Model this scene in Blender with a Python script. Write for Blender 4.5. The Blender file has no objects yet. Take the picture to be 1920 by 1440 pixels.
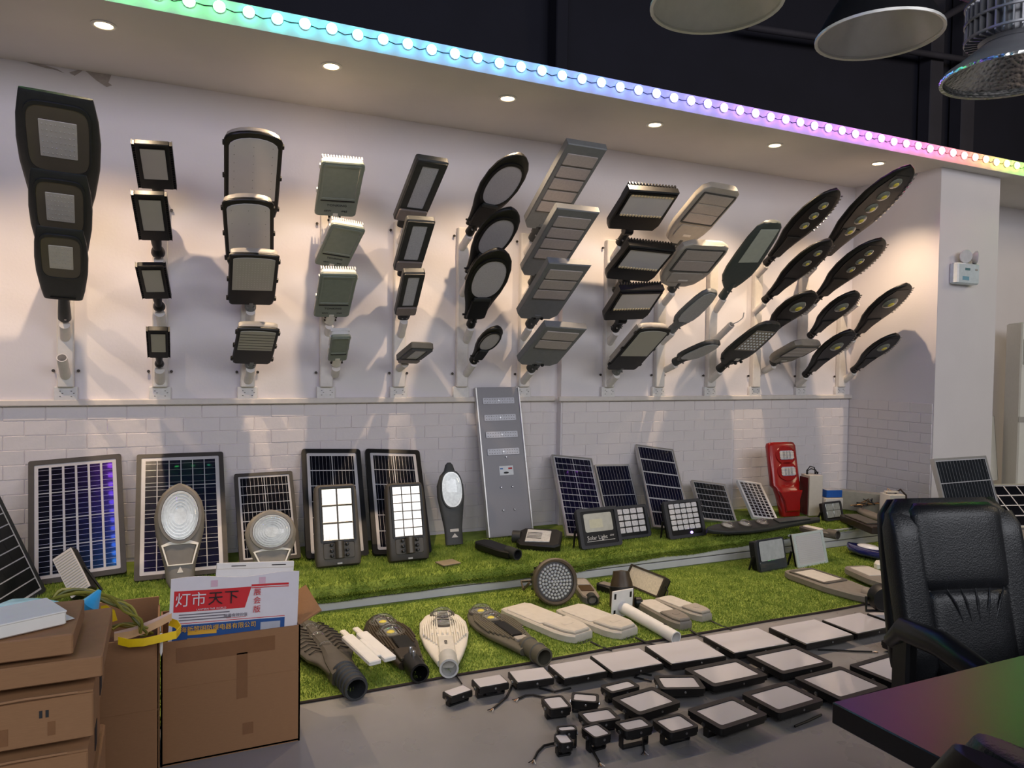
import bpy, math, random
from mathutils import Vector as V, Matrix as MX
random.seed(11)
SC = bpy.context.scene
COL = SC.collection
PI = math.pi
# ------------------------------------------------------------------ camera
FPX = 1402.0
YAW, PIT, ROL, CAMH = math.radians(24.97), math.radians(-1.71), math.radians(.86), 1.375
FWD = V((math.sin(YAW)*math.cos(PIT), math.cos(YAW)*math.cos(PIT), math.sin(PIT)))
RT0 = V((math.cos(YAW), -math.sin(YAW), 0)); UP0 = RT0.cross(FWD)
RT = RT0*math.cos(ROL)+UP0*math.sin(ROL); UP = UP0*math.cos(ROL)-RT0*math.sin(ROL)
CAM = V((0, 0, CAMH))
cd = bpy.data.cameras.new('camera'); cam = bpy.data.objects.new('camera', cd); COL.objects.link(cam)
cd.sensor_width = 36; cd.lens = FPX/1920*36; cd.clip_start = .05; cd.clip_end = 100
cam.matrix_world = MX(((RT.x, UP.x, -FWD.x, 0), (RT.y, UP.y, -FWD.y, 0), (RT.z, UP.z, -FWD.z, CAMH), (0, 0, 0, 1)))
SC.camera = cam
SC.view_settings.view_transform = 'Standard'; SC.view_settings.look = 'None'
SC.view_settings.exposure = -0.12; SC.view_settings.gamma = 1.0; SC.view_settings.use_curve_mapping = False
# ------------------------------------------------------------------ light of the hall
HALL = 175
w = bpy.data.worlds.new('world'); SC.world = w; w.use_nodes = True
bg = w.node_tree.nodes['Background']; bg.inputs[0].default_value = (.6, .62, .68, 1); bg.inputs[1].default_value = .09
def area(name, loc, target, sx, sy, power, col):
    ld = bpy.data.lights.new(name, 'AREA'); ld.shape = 'RECTANGLE'; ld.size = sx; ld.size_y = sy; ld.energy = power; ld.color = col
    o = bpy.data.objects.new(name, ld); COL.objects.link(o); o.location = loc
    o.rotation_euler = (V(target)-V(loc)).to_track_quat('-Z', 'Y').to_euler(); return o
# rows of hall lamps behind the camera (their glints show in the round lenses and the chair leather)
area('hall_lamp_left_offscreen', (-1.5, -3.2, 3.7), (0.8, 3.6, .9), 5, 2.2, HALL, (.93, .94, 1))
area('hall_lamp_right_offscreen', (4.5, -3.2, 3.7), (4.2, 3.6, .9), 5, 2.2, HALL, (.93, .94, 1))
# warm lamp of the area beyond the column, which glows on the air conditioner and the deck
area('far_area_lamp_offscreen', (9.5, .5, 4.4), (8.2, 4.6, .6), 1.6, 1.6, 60, (1, .82, .55))
DOWN = [(-1.38, 4.235), (-.27, 4.235), (.84, 4.24), (1.92, 4.25), (3.02, 4.25), (4.08, 4.235), (5.16, 4.23)]
DOWN_W, DOWN_COL = 122, (1, .74, .48)
def spot(loc, target, power, col, size, blend, rad, name):
    ld = bpy.data.lights.new(name, 'SPOT'); ld.energy = power; ld.color = col
    ld.spot_size = math.radians(size); ld.spot_blend = blend; ld.shadow_soft_size = rad
    o = bpy.data.objects.new(name, ld); COL.objects.link(o); o.location = loc
    o.rotation_euler = (V(target)-V(loc)).to_track_quat('-Z', 'Y').to_euler()
for x, y in DOWN:
    spot((x, y, 2.985), (x, y+.18, 0), DOWN_W, DOWN_COL, 108, .85, .016, 'downlight_beam_left_offscreen' if x < -1 else 'downlight_beam')
# ------------------------------------------------------------------ pixels to places (1920x1440 frame)
WALL, PIL, TIER, FLOOR = 4.967, 4.905, .165, 0.0
def ray(p): return RT*((p[0]-960)/FPX)-UP*((p[1]-720)/FPX)+FWD
def onz(p, z): d = ray(p); return CAM+d*((z-CAMH)/d.z)
def ony(p, y): d = ray(p); return CAM+d*(y/d.y)
def onx(p, x): d = ray(p); return CAM+d*(x/d.x)
def onplane(p, q, n): d = ray(p); return CAM+d*((V(q)-CAM).dot(n)/d.dot(n))
# ------------------------------------------------------------------ materials
def lin(c):
    c = c/255.; return c/12.92 if c <= .04045 else ((c+.055)/1.055)**2.4
_m = {}
def mat(name, rgb, rough=.5, metal=0, var=.06, scale=30, bump=0, bscale=120, emit=None, es=0, trans=0, ior=1.45, coat=0, spec=.5, alpha=1):
    """principled surface; colour varied and roughened by noise"""
    if name in _m: return _m[name]
    m = bpy.data.materials.new(name); m.use_nodes = True; nt = m.node_tree; b = nt.nodes['Principled BSDF']
    c = [lin(v) for v in rgb]
    tc = nt.nodes.new('ShaderNodeTexCoord')
    if var:
        n = nt.nodes.new('ShaderNodeTexNoise'); n.inputs['Scale'].default_value = scale; n.inputs['Detail'].default_value = 4
        nt.links.new(tc.outputs['Object'], n.inputs['Vector'])
        r = nt.nodes.new('ShaderNodeValToRGB'); r.color_ramp.elements[0].position = .3; r.color_ramp.elements[1].position = .7
        r.color_ramp.elements[0].color = [v*(1-var) for v in c]+[1]; r.color_ramp.elements[1].color = [min(1, v*(1+var)) for v in c]+[1]
        nt.links.new(n.outputs['Fac'], r.inputs['Fac']); nt.links.new(r.outputs['Color'], b.inputs['Base Color'])
    else: b.inputs['Base Color'].default_value = c+[1]
    b.inputs['Roughness'].default_value = rough; b.inputs['Metallic'].default_value = metal
    b.inputs['Specular IOR Level'].default_value = spec; b.inputs['IOR'].default_value = ior
    b.inputs['Coat Weight'].default_value = coat; b.inputs['Transmission Weight'].default_value = trans; b.inputs['Alpha'].default_value = alpha
    if emit: b.inputs['Emission Color'].default_value = [lin(v) for v in emit]+[1]; b.inputs['Emission Strength'].default_value = es
    if bump:
        n2 = nt.nodes.new('ShaderNodeTexNoise'); n2.inputs['Scale'].default_value = bscale; n2.inputs['Detail'].default_value = 3
        nt.links.new(tc.outputs['Object'], n2.inputs['Vector'])
        bp = nt.nodes.new('ShaderNodeBump'); bp.inputs['Strength'].default_value = bump; bp.inputs['Distance'].default_value = .01
        nt.links.new(n2.outputs['Fac'], bp.inputs['Height']); nt.links.new(bp.outputs['Normal'], b.inputs['Normal'])
    _m[name] = m; return m
def node_mat(name):
    m = bpy.data.materials.new(name); m.use_nodes = True; _m[name] = m
    return m, m.node_tree, m.node_tree.nodes['Principled BSDF'], (lambda t: m.node_tree.nodes.new(t)), m.node_tree.links.new
PAINT = mat('wall_paint', (222, 216, 218), .75, var=.02, scale=3, bump=.06, bscale=60)
SOFF = mat('soffit_paint', (216, 212, 209), .8, var=.02, scale=4)
BLACK = mat('black_powder', (17, 17, 18), .42, var=.15, bump=.05, bscale=300)
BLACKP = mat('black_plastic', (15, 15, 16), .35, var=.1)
CHAR = mat('charcoal_cast', (42, 44, 44), .5, var=.1, bump=.08, bscale=260)
DGREY = mat('dark_grey_cast', (66, 67, 66), .5, var=.1, bump=.06, bscale=260)
GREYC = mat('grey_cast', (120, 122, 122), .45, .2, var=.06)
GREYG = mat('grey_green_cast', (128, 136, 126), .5, var=.05)
LGREY = mat('light_grey_cast', (168, 162, 154), .5, .1, var=.05)
TAN = mat('taupe_cast', (128, 121, 112), .5, var=.08)
BRONZ = mat('bronze_grey_cast', (84, 79, 72), .45, var=.1)
WHITE = mat('white_enamel', (226, 224, 220), .4, var=.03)
CREAM = mat('cream_enamel', (226, 221, 210), .42, var=.03)
STEEL = mat('steel', (170, 170, 172), .28, 1, var=.05)
BOLT = mat('bolt_steel', (72, 66, 62), .4, .7, var=.2)
DIFF = mat('diffuser_grey', (178, 174, 164), .35, var=.03, scale=6)
DIFFL = mat('diffuser_light', (206, 202, 200), .22, var=.03, scale=6)
LEDPL = mat('led_plate', (206, 200, 192), .5, var=.04)
GLASSB = mat('smoked_glass', (104, 96, 84), .16, var=.06, scale=5)
HONEY = mat('honeycomb_lens', (182, 178, 182), .35, var=.25, scale=420)
LENS = mat('clear_lens', (222, 224, 226), .05, 0, var=.05, scale=18, coat=1, spec=1)
def clear_glass(name):
    m = bpy.data.materials.new(name); m.use_nodes = True; nt = m.node_tree; nt.nodes.clear(); N = nt.nodes.new
    o, mx, tr, gl, fr = N('ShaderNodeOutputMaterial'), N('ShaderNodeMixShader'), N('ShaderNodeBsdfTransparent'), N('ShaderNodeBsdfGlossy'), N('ShaderNodeLayerWeight')
    fr.inputs['Blend'].default_value = .25; gl.inputs['Roughness'].default_value = .04; tr.inputs['Color'].default_value = (.93, .94, .94, 1)
    nt.links.new(fr.outputs['Facing'], mx.inputs[0]); nt.links.new(tr.outputs[0], mx.inputs[1]); nt.links.new(gl.outputs[0], mx.inputs[2]); nt.links.new(mx.outputs[0], o.inputs[0]); return m
LENSG = clear_glass('lens_glass')
REFL = mat('reflector', (206, 206, 203), .25, .3, var=.12, scale=60)
CHIP = mat('yellow_led_chip', (226, 206, 84), .4, var=.06)
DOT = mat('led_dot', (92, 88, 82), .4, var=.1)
INK = mat('ink_dark', (40, 42, 44), .6, var=.05)
INKW = mat('ink_pale', (196, 196, 196), .6, var=.03)
RUB = mat('black_rubber', (20, 20, 20), .6, var=.1)
WIRE = mat('black_cable', (24, 24, 25), .5, var=.1)
WWIRE = mat('white_cable', (214, 210, 204), .5, var=.05)
COPPER = mat('copper_strand', (190, 150, 110), .35, 1, var=.1)
# ------------------------------------------------------------------ mesh builder
def rrect(w, h, r, n=4, cx=0, cy=0):
    r = min(r, w/2-1e-4, h/2-1e-4); o = []
    for sx, sy, a0 in ((1, 1, 0), (-1, 1, 90), (-1, -1, 180), (1, -1, 270)):
        for k in range(n+1):
            a = math.radians(a0+90*k/n); o.append((cx+sx*(w/2-r)+r*math.cos(a), cy+sy*(h/2-r)+r*math.sin(a)))
    return o
def ell(rx, ry, n=28, cx=0, cy=0, p=2.):
    o = []
    for k in range(n):
        a = 2*PI*k/n; c, s = math.cos(a), math.sin(a)
        o.append((cx+rx*math.copysign(abs(c)**(2/p), c), cy+ry*math.copysign(abs(s)**(2/p), s)))
    return o
def half(prof):
    """outline from (y, halfwidth) pairs listed base to tip"""
    return [(w, y) for y, w in prof]+[(-w, y) for y, w in reversed(prof)]
class MB:
    def __init__(s, M=None): s.v = []; s.f = []; s.M = M
    def add(s, vs, fs):
        b = len(s.v)
        for p in vs: s.v.append(s.M @ V(p) if s.M else V(p))
        s.f += [[b+i for i in f] for f in fs]; return s
    def box(s, c, d, ch=0):
        x, y, z = c; a, b, h = d[0]/2, d[1]/2, d[2]/2
        if not ch:
            vs = [(x+i*a, y+j*b, z+k*h) for k in (-1, 1) for j in (-1, 1) for i in (-1, 1)]
            return s.add(vs, [(0, 2, 3, 1), (4, 5, 7, 6), (0, 1, 5, 4), (2, 6, 7, 3), (0, 4, 6, 2), (1, 3, 7, 5)])
        o = [(a-ch, b), (-(a-ch), b), (-a, b-ch), (-a, -(b-ch)), (-(a-ch), -b), (a-ch, -b), (a, -(b-ch)), (a, b-ch)]
        q = [(p[0]*(a-ch)/a, p[1]*(b-ch)/b) for p in o]
        return s.rings([[(x+p[0], y+p[1], z-h) for p in q], [(x+p[0], y+p[1], z-h+ch) for p in o], [(x+p[0], y+p[1], z+h-ch) for p in o], [(x+p[0], y+p[1], z+h) for p in q]])
    def rings(s, rs, closed=True, caps=True):
        n = len(rs[0]); vs = [p for r in rs for p in r]; fs = []
        for i in range(len(rs)-1):
            for k in range(n if closed else n-1):
                k2 = (k+1) % n; fs.append((i*n+k, i*n+k2, (i+1)*n+k2, (i+1)*n+k))
        if caps: fs += [tuple(range(n-1, -1, -1)), tuple((len(rs)-1)*n+k for k in range(n))]
        return s.add(vs, fs)
    def prism(s, o, z0, z1, ch=0):
        n = len(o); cx = sum(p[0] for p in o)/n; cy = sum(p[1] for p in o)/n
        mx = max(abs(p[0]-cx) for p in o); my = max(abs(p[1]-cy) for p in o)
        q = [(cx+(p[0]-cx)*(1-ch/mx), cy+(p[1]-cy)*(1-ch/my)) for p in o]
        if ch: return s.rings([[(*p, z0) for p in q], [(*p, z0+ch) for p in o], [(*p, z1-ch) for p in o], [(*p, z1) for p in q]])
        return s.rings([[(*p, z0) for p in o], [(*p, z1) for p in o]])
    def frame(s, o, i, z0, z1):
        n = len(o); vs = [(*p, z0) for p in o]+[(*p, z1) for p in o]+[(*p, z1) for p in i]+[(*p, z0) for p in i]; fs = []
        for a in range(4):
            b = (a+1) % 4
            for k in range(n):
                k2 = (k+1) % n; fs.append((a*n+k, a*n+k2, b*n+k2, b*n+k))
        return s.add(vs, fs)
    def lathe(s, prof, n=20, caps=True, C=(0, 0, 0), ax='z'):
        rs = []
        for r, h in prof:
            ring = []
            for k in range(n):
                a = 2*PI*k/n; c, q = r*math.cos(a), r*math.sin(a)
                p = (c, q, h) if ax == 'z' else ((q, h, c) if ax == 'y' else (h, c, q))
                ring.append((C[0]+p[0], C[1]+p[1], C[2]+p[2]))
            rs.append(ring)
        return s.rings(rs, caps=caps)
    def tube(s, pts, r, n=8, caps=True):
        pts = [V(p) for p in pts]; rs = []; ref = None
        for i, p in enumerate(pts):
            d = (pts[min(i+1, len(pts)-1)]-pts[max(i-1, 0)]).normalized()
            if ref is None: ref = d.orthogonal().normalized()
            ref = (ref-d*ref.dot(d)).normalized(); b = d.cross(ref); rr = r[i] if isinstance(r, (list, tuple)) else r
            rs.append([tuple(p+(ref*math.cos(2*PI*k/n)+b*math.sin(2*PI*k/n))*rr) for k in range(n)])
        return s.rings(rs, caps=caps)
    def body(s, prof, n=20, e=2.6):
        """lofted shell; prof rows (y, halfwidth, zlow, zhigh)"""
        rs = []
        for y, wd, a, b in prof:
            ring = []
            for k in range(n):
                t = 2*PI*k/n+PI/n; c, q = math.cos(t), math.sin(t)
                ring.append((wd*math.copysign(abs(c)**(2/e), c), y, (a+b)/2+(b-a)/2*math.copysign(abs(q)**(2/e), q)))
            rs.append(ring[::-1])
        return s.rings(rs)
    def dome(s, c, rx, ry, h, n=18, m=5):
        rs = []
        for i in range(m):
            a = PI/2*i/m; rs.append([(c[0]+rx*math.cos(a)*math.cos(2*PI*k/n), c[1]+ry*math.cos(a)*math.sin(2*PI*k/n), c[2]+h*math.sin(a)) for k in range(n)])
        rs.append([(c[0]+rx*.05*math.cos(2*PI*k/n), c[1]+ry*.05*math.sin(2*PI*k/n), c[2]+h) for k in range(n)])
        return s.rings(rs)
    def mesh(s, name, m, smooth=35):
        me = bpy.data.meshes.new(name); me.from_pydata([tuple(p) for p in s.v], [], s.f); me.materials.append(m)
        if smooth: me.polygons.foreach_set('use_smooth', [True]*len(me.polygons)); me.set_sharp_from_angle(angle=math.radians(smooth))
        me.update(); return me
    def build(s, name, m, parent=None, label=None, smooth=35):
        import bmesh
        me = s.mesh(name, m, smooth); bm = bmesh.new(); bm.from_mesh(me); bmesh.ops.recalc_face_normals(bm, faces=bm.faces); bm.to_mesh(me); bm.free()
        o = bpy.data.objects.new(name, me); COL.objects.link(o)
        if parent: o.parent = parent
        if label: o['label'] = label
        return o
def inst(name, me, parent, loc, rot=(0, 0, 0), sc=(1, 1, 1)):
    o = bpy.data.objects.new(name, me); COL.objects.link(o); o.parent = parent; o.location = loc; o.rotation_euler = rot; o.scale = sc; return o
def thing(name, label, cat, M=None, group=None):
    o = bpy.data.objects.new(name, None); COL.objects.link(o); o.empty_display_size = .05
    if M is not None: o.matrix_world = M if isinstance(M, MX) else MX.Translation(V(M))
    o['label'] = label; o['category'] = cat
    if group: o['group'] = group
    return o
def tag(o, label, cat, group=None):
    o['label'] = label; o['category'] = cat
    if group: o['group'] = group
    return o
def struct(o): o['kind'] = 'structure'; return o
def frameM(o, x, y, z):
    return MX(((x.x, y.x, z.x, o.x), (x.y, y.y, z.y, o.y), (x.z, y.z, z.z, o.z), (0, 0, 0, 1)))
def axes(o, y, xhint):
    y = V(y).normalized(); z = V(xhint).cross(y).normalized(); x = y.cross(z); return frameM(V(o), x, y, z)
def rotz(o, a): return MX.Translation(V(o)) @ MX.Rotation(a, 4, 'Z')
def copy_tree(o, parent=None):
    c = o.copy(); COL.objects.link(c); c.parent = parent
    for ch in list(o.children): copy_tree(ch, c)
    return c
def text_mesh(txt, size, m, parent, M, name='lettering', align='CENTER', ext=.0004):
    cu = bpy.data.curves.new(name, 'FONT'); cu.body = txt; cu.size = size; cu.align_x = align; cu.align_y = 'CENTER'; cu.extrude = ext; cu.resolution_u = 2
    to = bpy.data.objects.new(name, cu); COL.objects.link(to)
    dg = bpy.context.evaluated_depsgraph_get(); me = bpy.data.meshes.new_from_object(to.evaluated_get(dg)); COL.objects.unlink(to); bpy.data.objects.remove(to)
    me.name = name; me.materials.clear(); me.materials.append(m)
    o = bpy.data.objects.new(name, me); COL.objects.link(o); o.parent = parent; o.matrix_local = M; return o
# ------------------------------------------------------------------ structure
def lerp(a, b, t): return a+(b-a)*t
def simple_box(name, c, d, m, kind=True, parent=None):
    o = MB().box((0, 0, 0), d).build(name, m, parent, smooth=0); o.location = c
    if kind and not parent: struct(o)
    return o
# polished grey floor
m, nt, b, N, LK = node_mat('polished_floor')
tc = N('ShaderNodeTexCoord'); n = N('ShaderNodeTexNoise'); n.inputs['Scale'].default_value = 1.3; n.inputs['Detail'].default_value = 6
LK(tc.outputs['Object'], n.inputs['Vector']); r = N('ShaderNodeValToRGB')
r.color_ramp.elements[0].color = (lin(128), lin(125), lin(124), 1); r.color_ramp.elements[1].color = (lin(150), lin(146), lin(143), 1)
r.color_ramp.elements[0].position = .35; r.color_ramp.elements[1].position = .65
LK(n.outputs['Fac'], r.inputs['Fac']); LK(r.outputs['Color'], b.inputs['Base Color'])
n2 = N('ShaderNodeTexNoise'); n2.inputs['Scale'].default_value = 6; mr = N('ShaderNodeMapRange'); mr.inputs['To Min'].default_value = .22; mr.inputs['To Max'].default_value = .36
LK(tc.outputs['Object'], n2.inputs['Vector']); LK(n2.outputs['Fac'], mr.inputs['Value']); LK(mr.outputs['Result'], b.inputs['Roughness'])
simple_box('floor', (4, .5, -.05), (18, 13, .1), m)
simple_box('wall_back', (.595, 5.067, 1.55), (4.19, .2, 3.1), PAINT)
WB = bpy.data.objects['wall_back']
WP = simple_box('wall_pilaster', (4.195, 5.036, 1.55), (3.01, .262, 3.1), PAINT)
WR = simple_box('wall_right', (6.075, 4.52, 1.5), (.75, .9, 3.0), PAINT)
WF = simple_box('wall_far', (8.2, 4.92, 1.5), (3.5, .3, 3.0), PAINT)
# paint on the return side of the column
ob = MB().box((5.6985, 4.495, 1.5), (.004, .85, 3.0)).build('wall_return', PAINT, smooth=0); struct(ob)
# soffit with its fascia
simple_box('ceiling', (4.2, 4.46, 3.05), (11.6, 1.02, .1), SOFF)
fas = MB().box((4.2, 3.944, 3.052), (11.6, .016, .112)).build('trim_1', mat('fascia_paint', (212, 210, 208), .6, var=.03), smooth=0); struct(fas)
# dark hall above
NAVY = mat('dark_hall_paint', (30, 30, 44), .8, var=.1, scale=2)
NAVYL = mat('dark_steel', (58, 56, 66), .7, var=.15, scale=3)
simple_box('wall_upper', (4, 6.1, 4.6), (20, .1, 3.2), NAVY)
simple_box('ceiling_hall', (4, 1.2, 6.2), (20, 10, .1), mat('dark_ceiling', (24, 24, 34), .9, var=.1, scale=2))
for i, (px, wd) in enumerate(((1050, .12), (1752, .22), (1812, .24))):
    x = ony((px, 180), 5.9).x; o = MB().box((0, 0, 0), (wd, .16, 3.1), .01).build('steel_column', NAVY if i == 0 else NAVYL); o.location = (x, 5.95, 4.6)
    struct(o)
def pipe(name, p0, p1, r, m, label, cat='pipe', group=None):
    a, b_ = V(p0), V(p1); o = MB().tube([(0, 0, 0), tuple(b_-a)], r, 12).build(name, m); o.location = a; tag(o, label, cat, group); return o
pipe('ceiling_pipe', ony((1400, 50), 5.8), ony((1812, 112), 5.8), .035, NAVYL, 'dark horizontal pipe crossing the dark upper wall behind the hanging lamps', 'pipe')
pipe('ceiling_pipe', ony((1770, -20), 3.4), ony((1990, 58), 3.4), .028, NAVYL, 'dark conduit near the ceiling above the finned hanging lamp', 'pipe')
pipe('ceiling_pipe', ony((1760, 38), 5.6), ony((1850, -14), 5.6), .04, NAVYL, 'slanting dark brace between the steel columns', 'brace')
# cracked paint at the top of the wall
crack = mat('bare_plaster', (168, 158, 152), .9, var=.1, scale=60)
def patch(pts, parent, name='paint_flake'):
    q = [ony(p, WALL-.002) for p in pts]; c = sum(q, V())/len(q)
    vs = [tuple(a) for a in q]+[tuple(a-V((0, .002, 0))) for a in q]; n = len(q)
    fs = [tuple(range(n, 2*n))]+[(k, (k+1) % n, n+(k+1) % n, n+k) for k in range(n)]
    o = MB(MX.Translation(-parent.location)).add(vs, fs).build(name, crack, parent, smooth=0)
for pts in ([(130, 136), (150, 130), (157, 131), (140, 142)], [(158, 131), (209, 140), (203, 155), (210, 160), (200, 163), (180, 150)], [(40, 112), (58, 117), (86, 123), (108, 130), (120, 137), (104, 131), (84, 127), (56, 119)]): patch(pts, WB)
# dado rail
RAIL = mat('rail_paint', (214, 206, 200), .6, var=.03)
for i, (x0, x1, y) in enumerate(((-1.2, 2.66, WALL), (2.66, 5.7, PIL))):
    o = MB().box((0, 0, 0), (x1-x0, .034, .038), .006).build('trim_%d' % (i+2), RAIL); o.location = ((x0+x1)/2, y-.017, 1.102); struct(o)
# foam brick facing: single bricks, each a child of its wall
BR = mat('brick_foam', (224, 216, 216), .7, var=.02, scale=8, bump=.25, bscale=26)
BW, BH, BT = .205, .083, .0045
def brick_mesh(wd, k):
    rnd = random.Random(k); b_ = MB()
    hw, hh, c = wd/2-.0006, BH/2-.0006, .003
    r0 = [(-hw, 0, -hh), (hw, 0, -hh), (hw, 0, hh), (-hw, 0, hh)]
    j = lambda: -BT+rnd.uniform(-.0022, .0015)
    r1 = [(-hw+c, j(), -hh+c), (hw-c, j(), -hh+c), (hw-c, j(), hh-c), (-hw+c, j(), hh-c)]
    return b_.rings([r0, r1]).mesh('brick', BR, 0)
BM = {(f, k): brick_mesh(BW*f, k) for f in (1, .5) for k in range(5)}
def bricks(wall, org, along, x0, x1, rotz_):
    k = 0; rows = 11
    for r_ in range(rows):
        z = 1.083-BH*(r_+.5); x = x0-(BW/2 if r_ % 2 else 0)
        while x < x1-.02:
            a, c = max(x, x0), min(x+BW, x1); k += 1
            if c-a > .03:
                full = c-a > BW*.75
                o = inst('brick', BM[(1 if full else .5, (k*7+r_) % 5)], wall, V(org)+V(along)*((a+c)/2)+V((0, 0, z))-wall.location, (0, 0, rotz_), ((c-a)/(BW if full else BW/2), 1, 1))
            x += BW
bricks(WB, (0, WALL, 0), (1, 0, 0), -1.02, 2.69, 0)
bricks(WP, (0, PIL, 0), (1, 0, 0), 2.70, 4.33, 0); bricks(WP, (0, PIL, 0), (1, 0, 0), 4.345, 5.69, 0)
bricks(WR, (5.696, 0, 0), (0, 1, 0), 4.08, 4.9, -PI/2)
# ------------------------------------------------------------------ display platform with artificial grass
def grass_mat(name, c0, c1):
    m, nt, b, N, LK = node_mat(name)
    tc = N('ShaderNodeTexCoord'); n = N('ShaderNodeTexNoise'); n.inputs['Scale'].default_value = 9; n.inputs['Detail'].default_value = 8
    LK(tc.outputs['Object'], n.inputs['Vector']); r = N('ShaderNodeValToRGB'); r.color_ramp.elements[0].position = .3; r.color_ramp.elements[1].position = .7
    r.color_ramp.elements[0].color = [lin(v) for v in c0]+[1]; r.color_ramp.elements[1].color = [lin(v) for v in c1]+[1]
    LK(n.outputs['Fac'], r.inputs['Fac']); LK(r.outputs['Color'], b.inputs['Base Color']); b.inputs['Roughness'].default_value = .75
    b.inputs['Specular IOR Level'].default_value = .25
    return m
GR = grass_mat('turf', (100, 122, 40), (148, 164, 74))
plat = simple_box('platform_step', (2.25, 4.53, .07), (6.8, .87, .14), mat('platform_white', (206, 205, 206), .5, var=.04, scale=5))
for i, (z, h) in enumerate(((.03, .045), (.083, .05))):
    o = MB().box((0, 0, 0), (6.8, .012, h), .004).build('step_board', bpy.data.materials['platform_white'], plat); o.location = (0, 4.062-4.53, z-.07)
o = MB().box((0, 0, 0), (1.5, .012, .034), .004).build('step_board', bpy.data.materials['platform_white'], plat); o.location = (4.88-2.25, 4.066-4.53, .125-.07)
# carpets: a sheet with blades standing on it
def blades(surf, name, label, base):
    """surf: list of (point, normal, weight area)"""
    vs, fs = [], []
    rnd = random.Random(5)
    for p, nrm, hgt in surf:
        t = nrm.orthogonal().normalized(); a = rnd.uniform(0, 2*PI); t = (MX.Rotation(a, 3, nrm) @ t)
        ln = (nrm+t.cross(nrm)*rnd.uniform(-.7, .7)+t*rnd.uniform(-.5, .5)).normalized()*hgt*rnd.uniform(.6, 1.2)
        k = len(vs); wd = .0022
        vs += [tuple(p-t*wd), tuple(p+t*wd), tuple(p+ln)]; fs.append((k, k+1, k+2))
    me = bpy.data.meshes.new(name); me.from_pydata(vs, [], fs); me.materials.append(GR); me.update()
    o = bpy.data.objects.new(name, me); COL.objects.link(o); o['kind'] = 'stuff'; o['label'] = label; o.parent = base; o.location = -base.location; return o
rnd = random.Random(3)
def hem(x): return .068+.07*min(1, max(0, (x-2.2)/2.9))+.006*math.sin(x*5)+.004*math.sin(x*13)
def upper(u, x):
    """upper carpet cross section: u 0 wall .. 1 hem"""
    if u < .8: return V((x, lerp(WALL-.02, 4.09, u/.8), TIER-.012)), V((0, 0, 1))
    t = (u-.8)/.2; fz = TIER-.012; a = min(t/.35, 1)*PI/2
    r = lerp(.05, .016, min(1, max(0, (x-2.2)/2.6)))
    if t < .35: return V((x, 4.09-r*math.sin(a), fz-r*(1-math.cos(a)))), V((0, -math.sin(a), math.cos(a)))
    s_ = (t-.35)/.65; zb = hem(x); return V((x, 4.09-r-.008*math.sin(s_*6+x), lerp(fz-r, min(zb, fz-r-.002), s_))), V((0, -1, .1)).normalized()
X0, X1 = -1.1, 5.66
nx = 130; us = [0, .3, .6, .8, .83, .86, .9, .95, 1.]
b_ = MB(); b_.add([tuple(upper(u, lerp(X0, X1, i/nx))[0]) for i in range(nx+1) for u in us], [(i*9+j, i*9+j+1, (i+1)*9+j+1, (i+1)*9+j) for i in range(nx) for j in range(8)])
up = b_.build('floor_turf_upper', GR); struct(up)
lw = MB().box((0, 0, 0), (6.3, 1.04, .008)).build('floor_turf_lower', GR, smooth=0); lw.location = (2.45, 3.535, .005); struct(lw)
edge = MB().tube([(x, 3.012+.004*math.sin(x*7), .005) for x in [-.7+.08*k for k in range(79)]], .006, 6).build('trim_5', mat('turf_edge', (44, 34, 32), .8)); struct(edge)
surf = []
for _ in range(125000):
    u = rnd.random()**.8; x = rnd.uniform(X0, X1); p, nr = upper(min(1, .25+u*.75), x); surf.append((p, nr, .017))
blades(surf, 'turf_blades', 'artificial grass blades of the upper platform carpet', up)
surf = [(V((rnd.uniform(-.3, 5.6), rnd.uniform(3.02, 4.03), .009)), V((0, 0, 1)), .012) for _ in range(135000)]
blades(surf, 'turf_blades', 'artificial grass blades of the lower carpet by the floor', lw)
# ------------------------------------------------------------------ recessed downlights
DL_RING = MB().lathe([(.058, 0), (.06, -.004), (.05, -.008), (.042, -.006), (.04, .0)], 24, caps=False).mesh('trim_ring', WHITE)
DL_EM = mat('downlight_glow', (255, 236, 200), .4, var=0, emit=(255, 222, 170), es=14)
DL_LENS = MB().dome((0, 0, -.002), .041, .041, -.006, 20, 3).mesh('lens', DL_EM)
for i, (x, y) in enumerate(DOWN):
    t = thing('downlight', 'small round recessed downlight in the soffit above the '+('hall end beyond the barrel-shaped lamps', 'finned black lamps', 'grey-green lamps', 'spoon-shaped lamps', 'black shoebox lamps', 'dark drop-shaped lamps', 'longest black slotted lamp')[i], 'downlight', (x, y, 3.0), 'recessed soffit downlights')
    inst('trim_ring', DL_RING, t, (0, 0, 0)); inst('lens', DL_LENS, t, (0, 0, 0))
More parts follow.
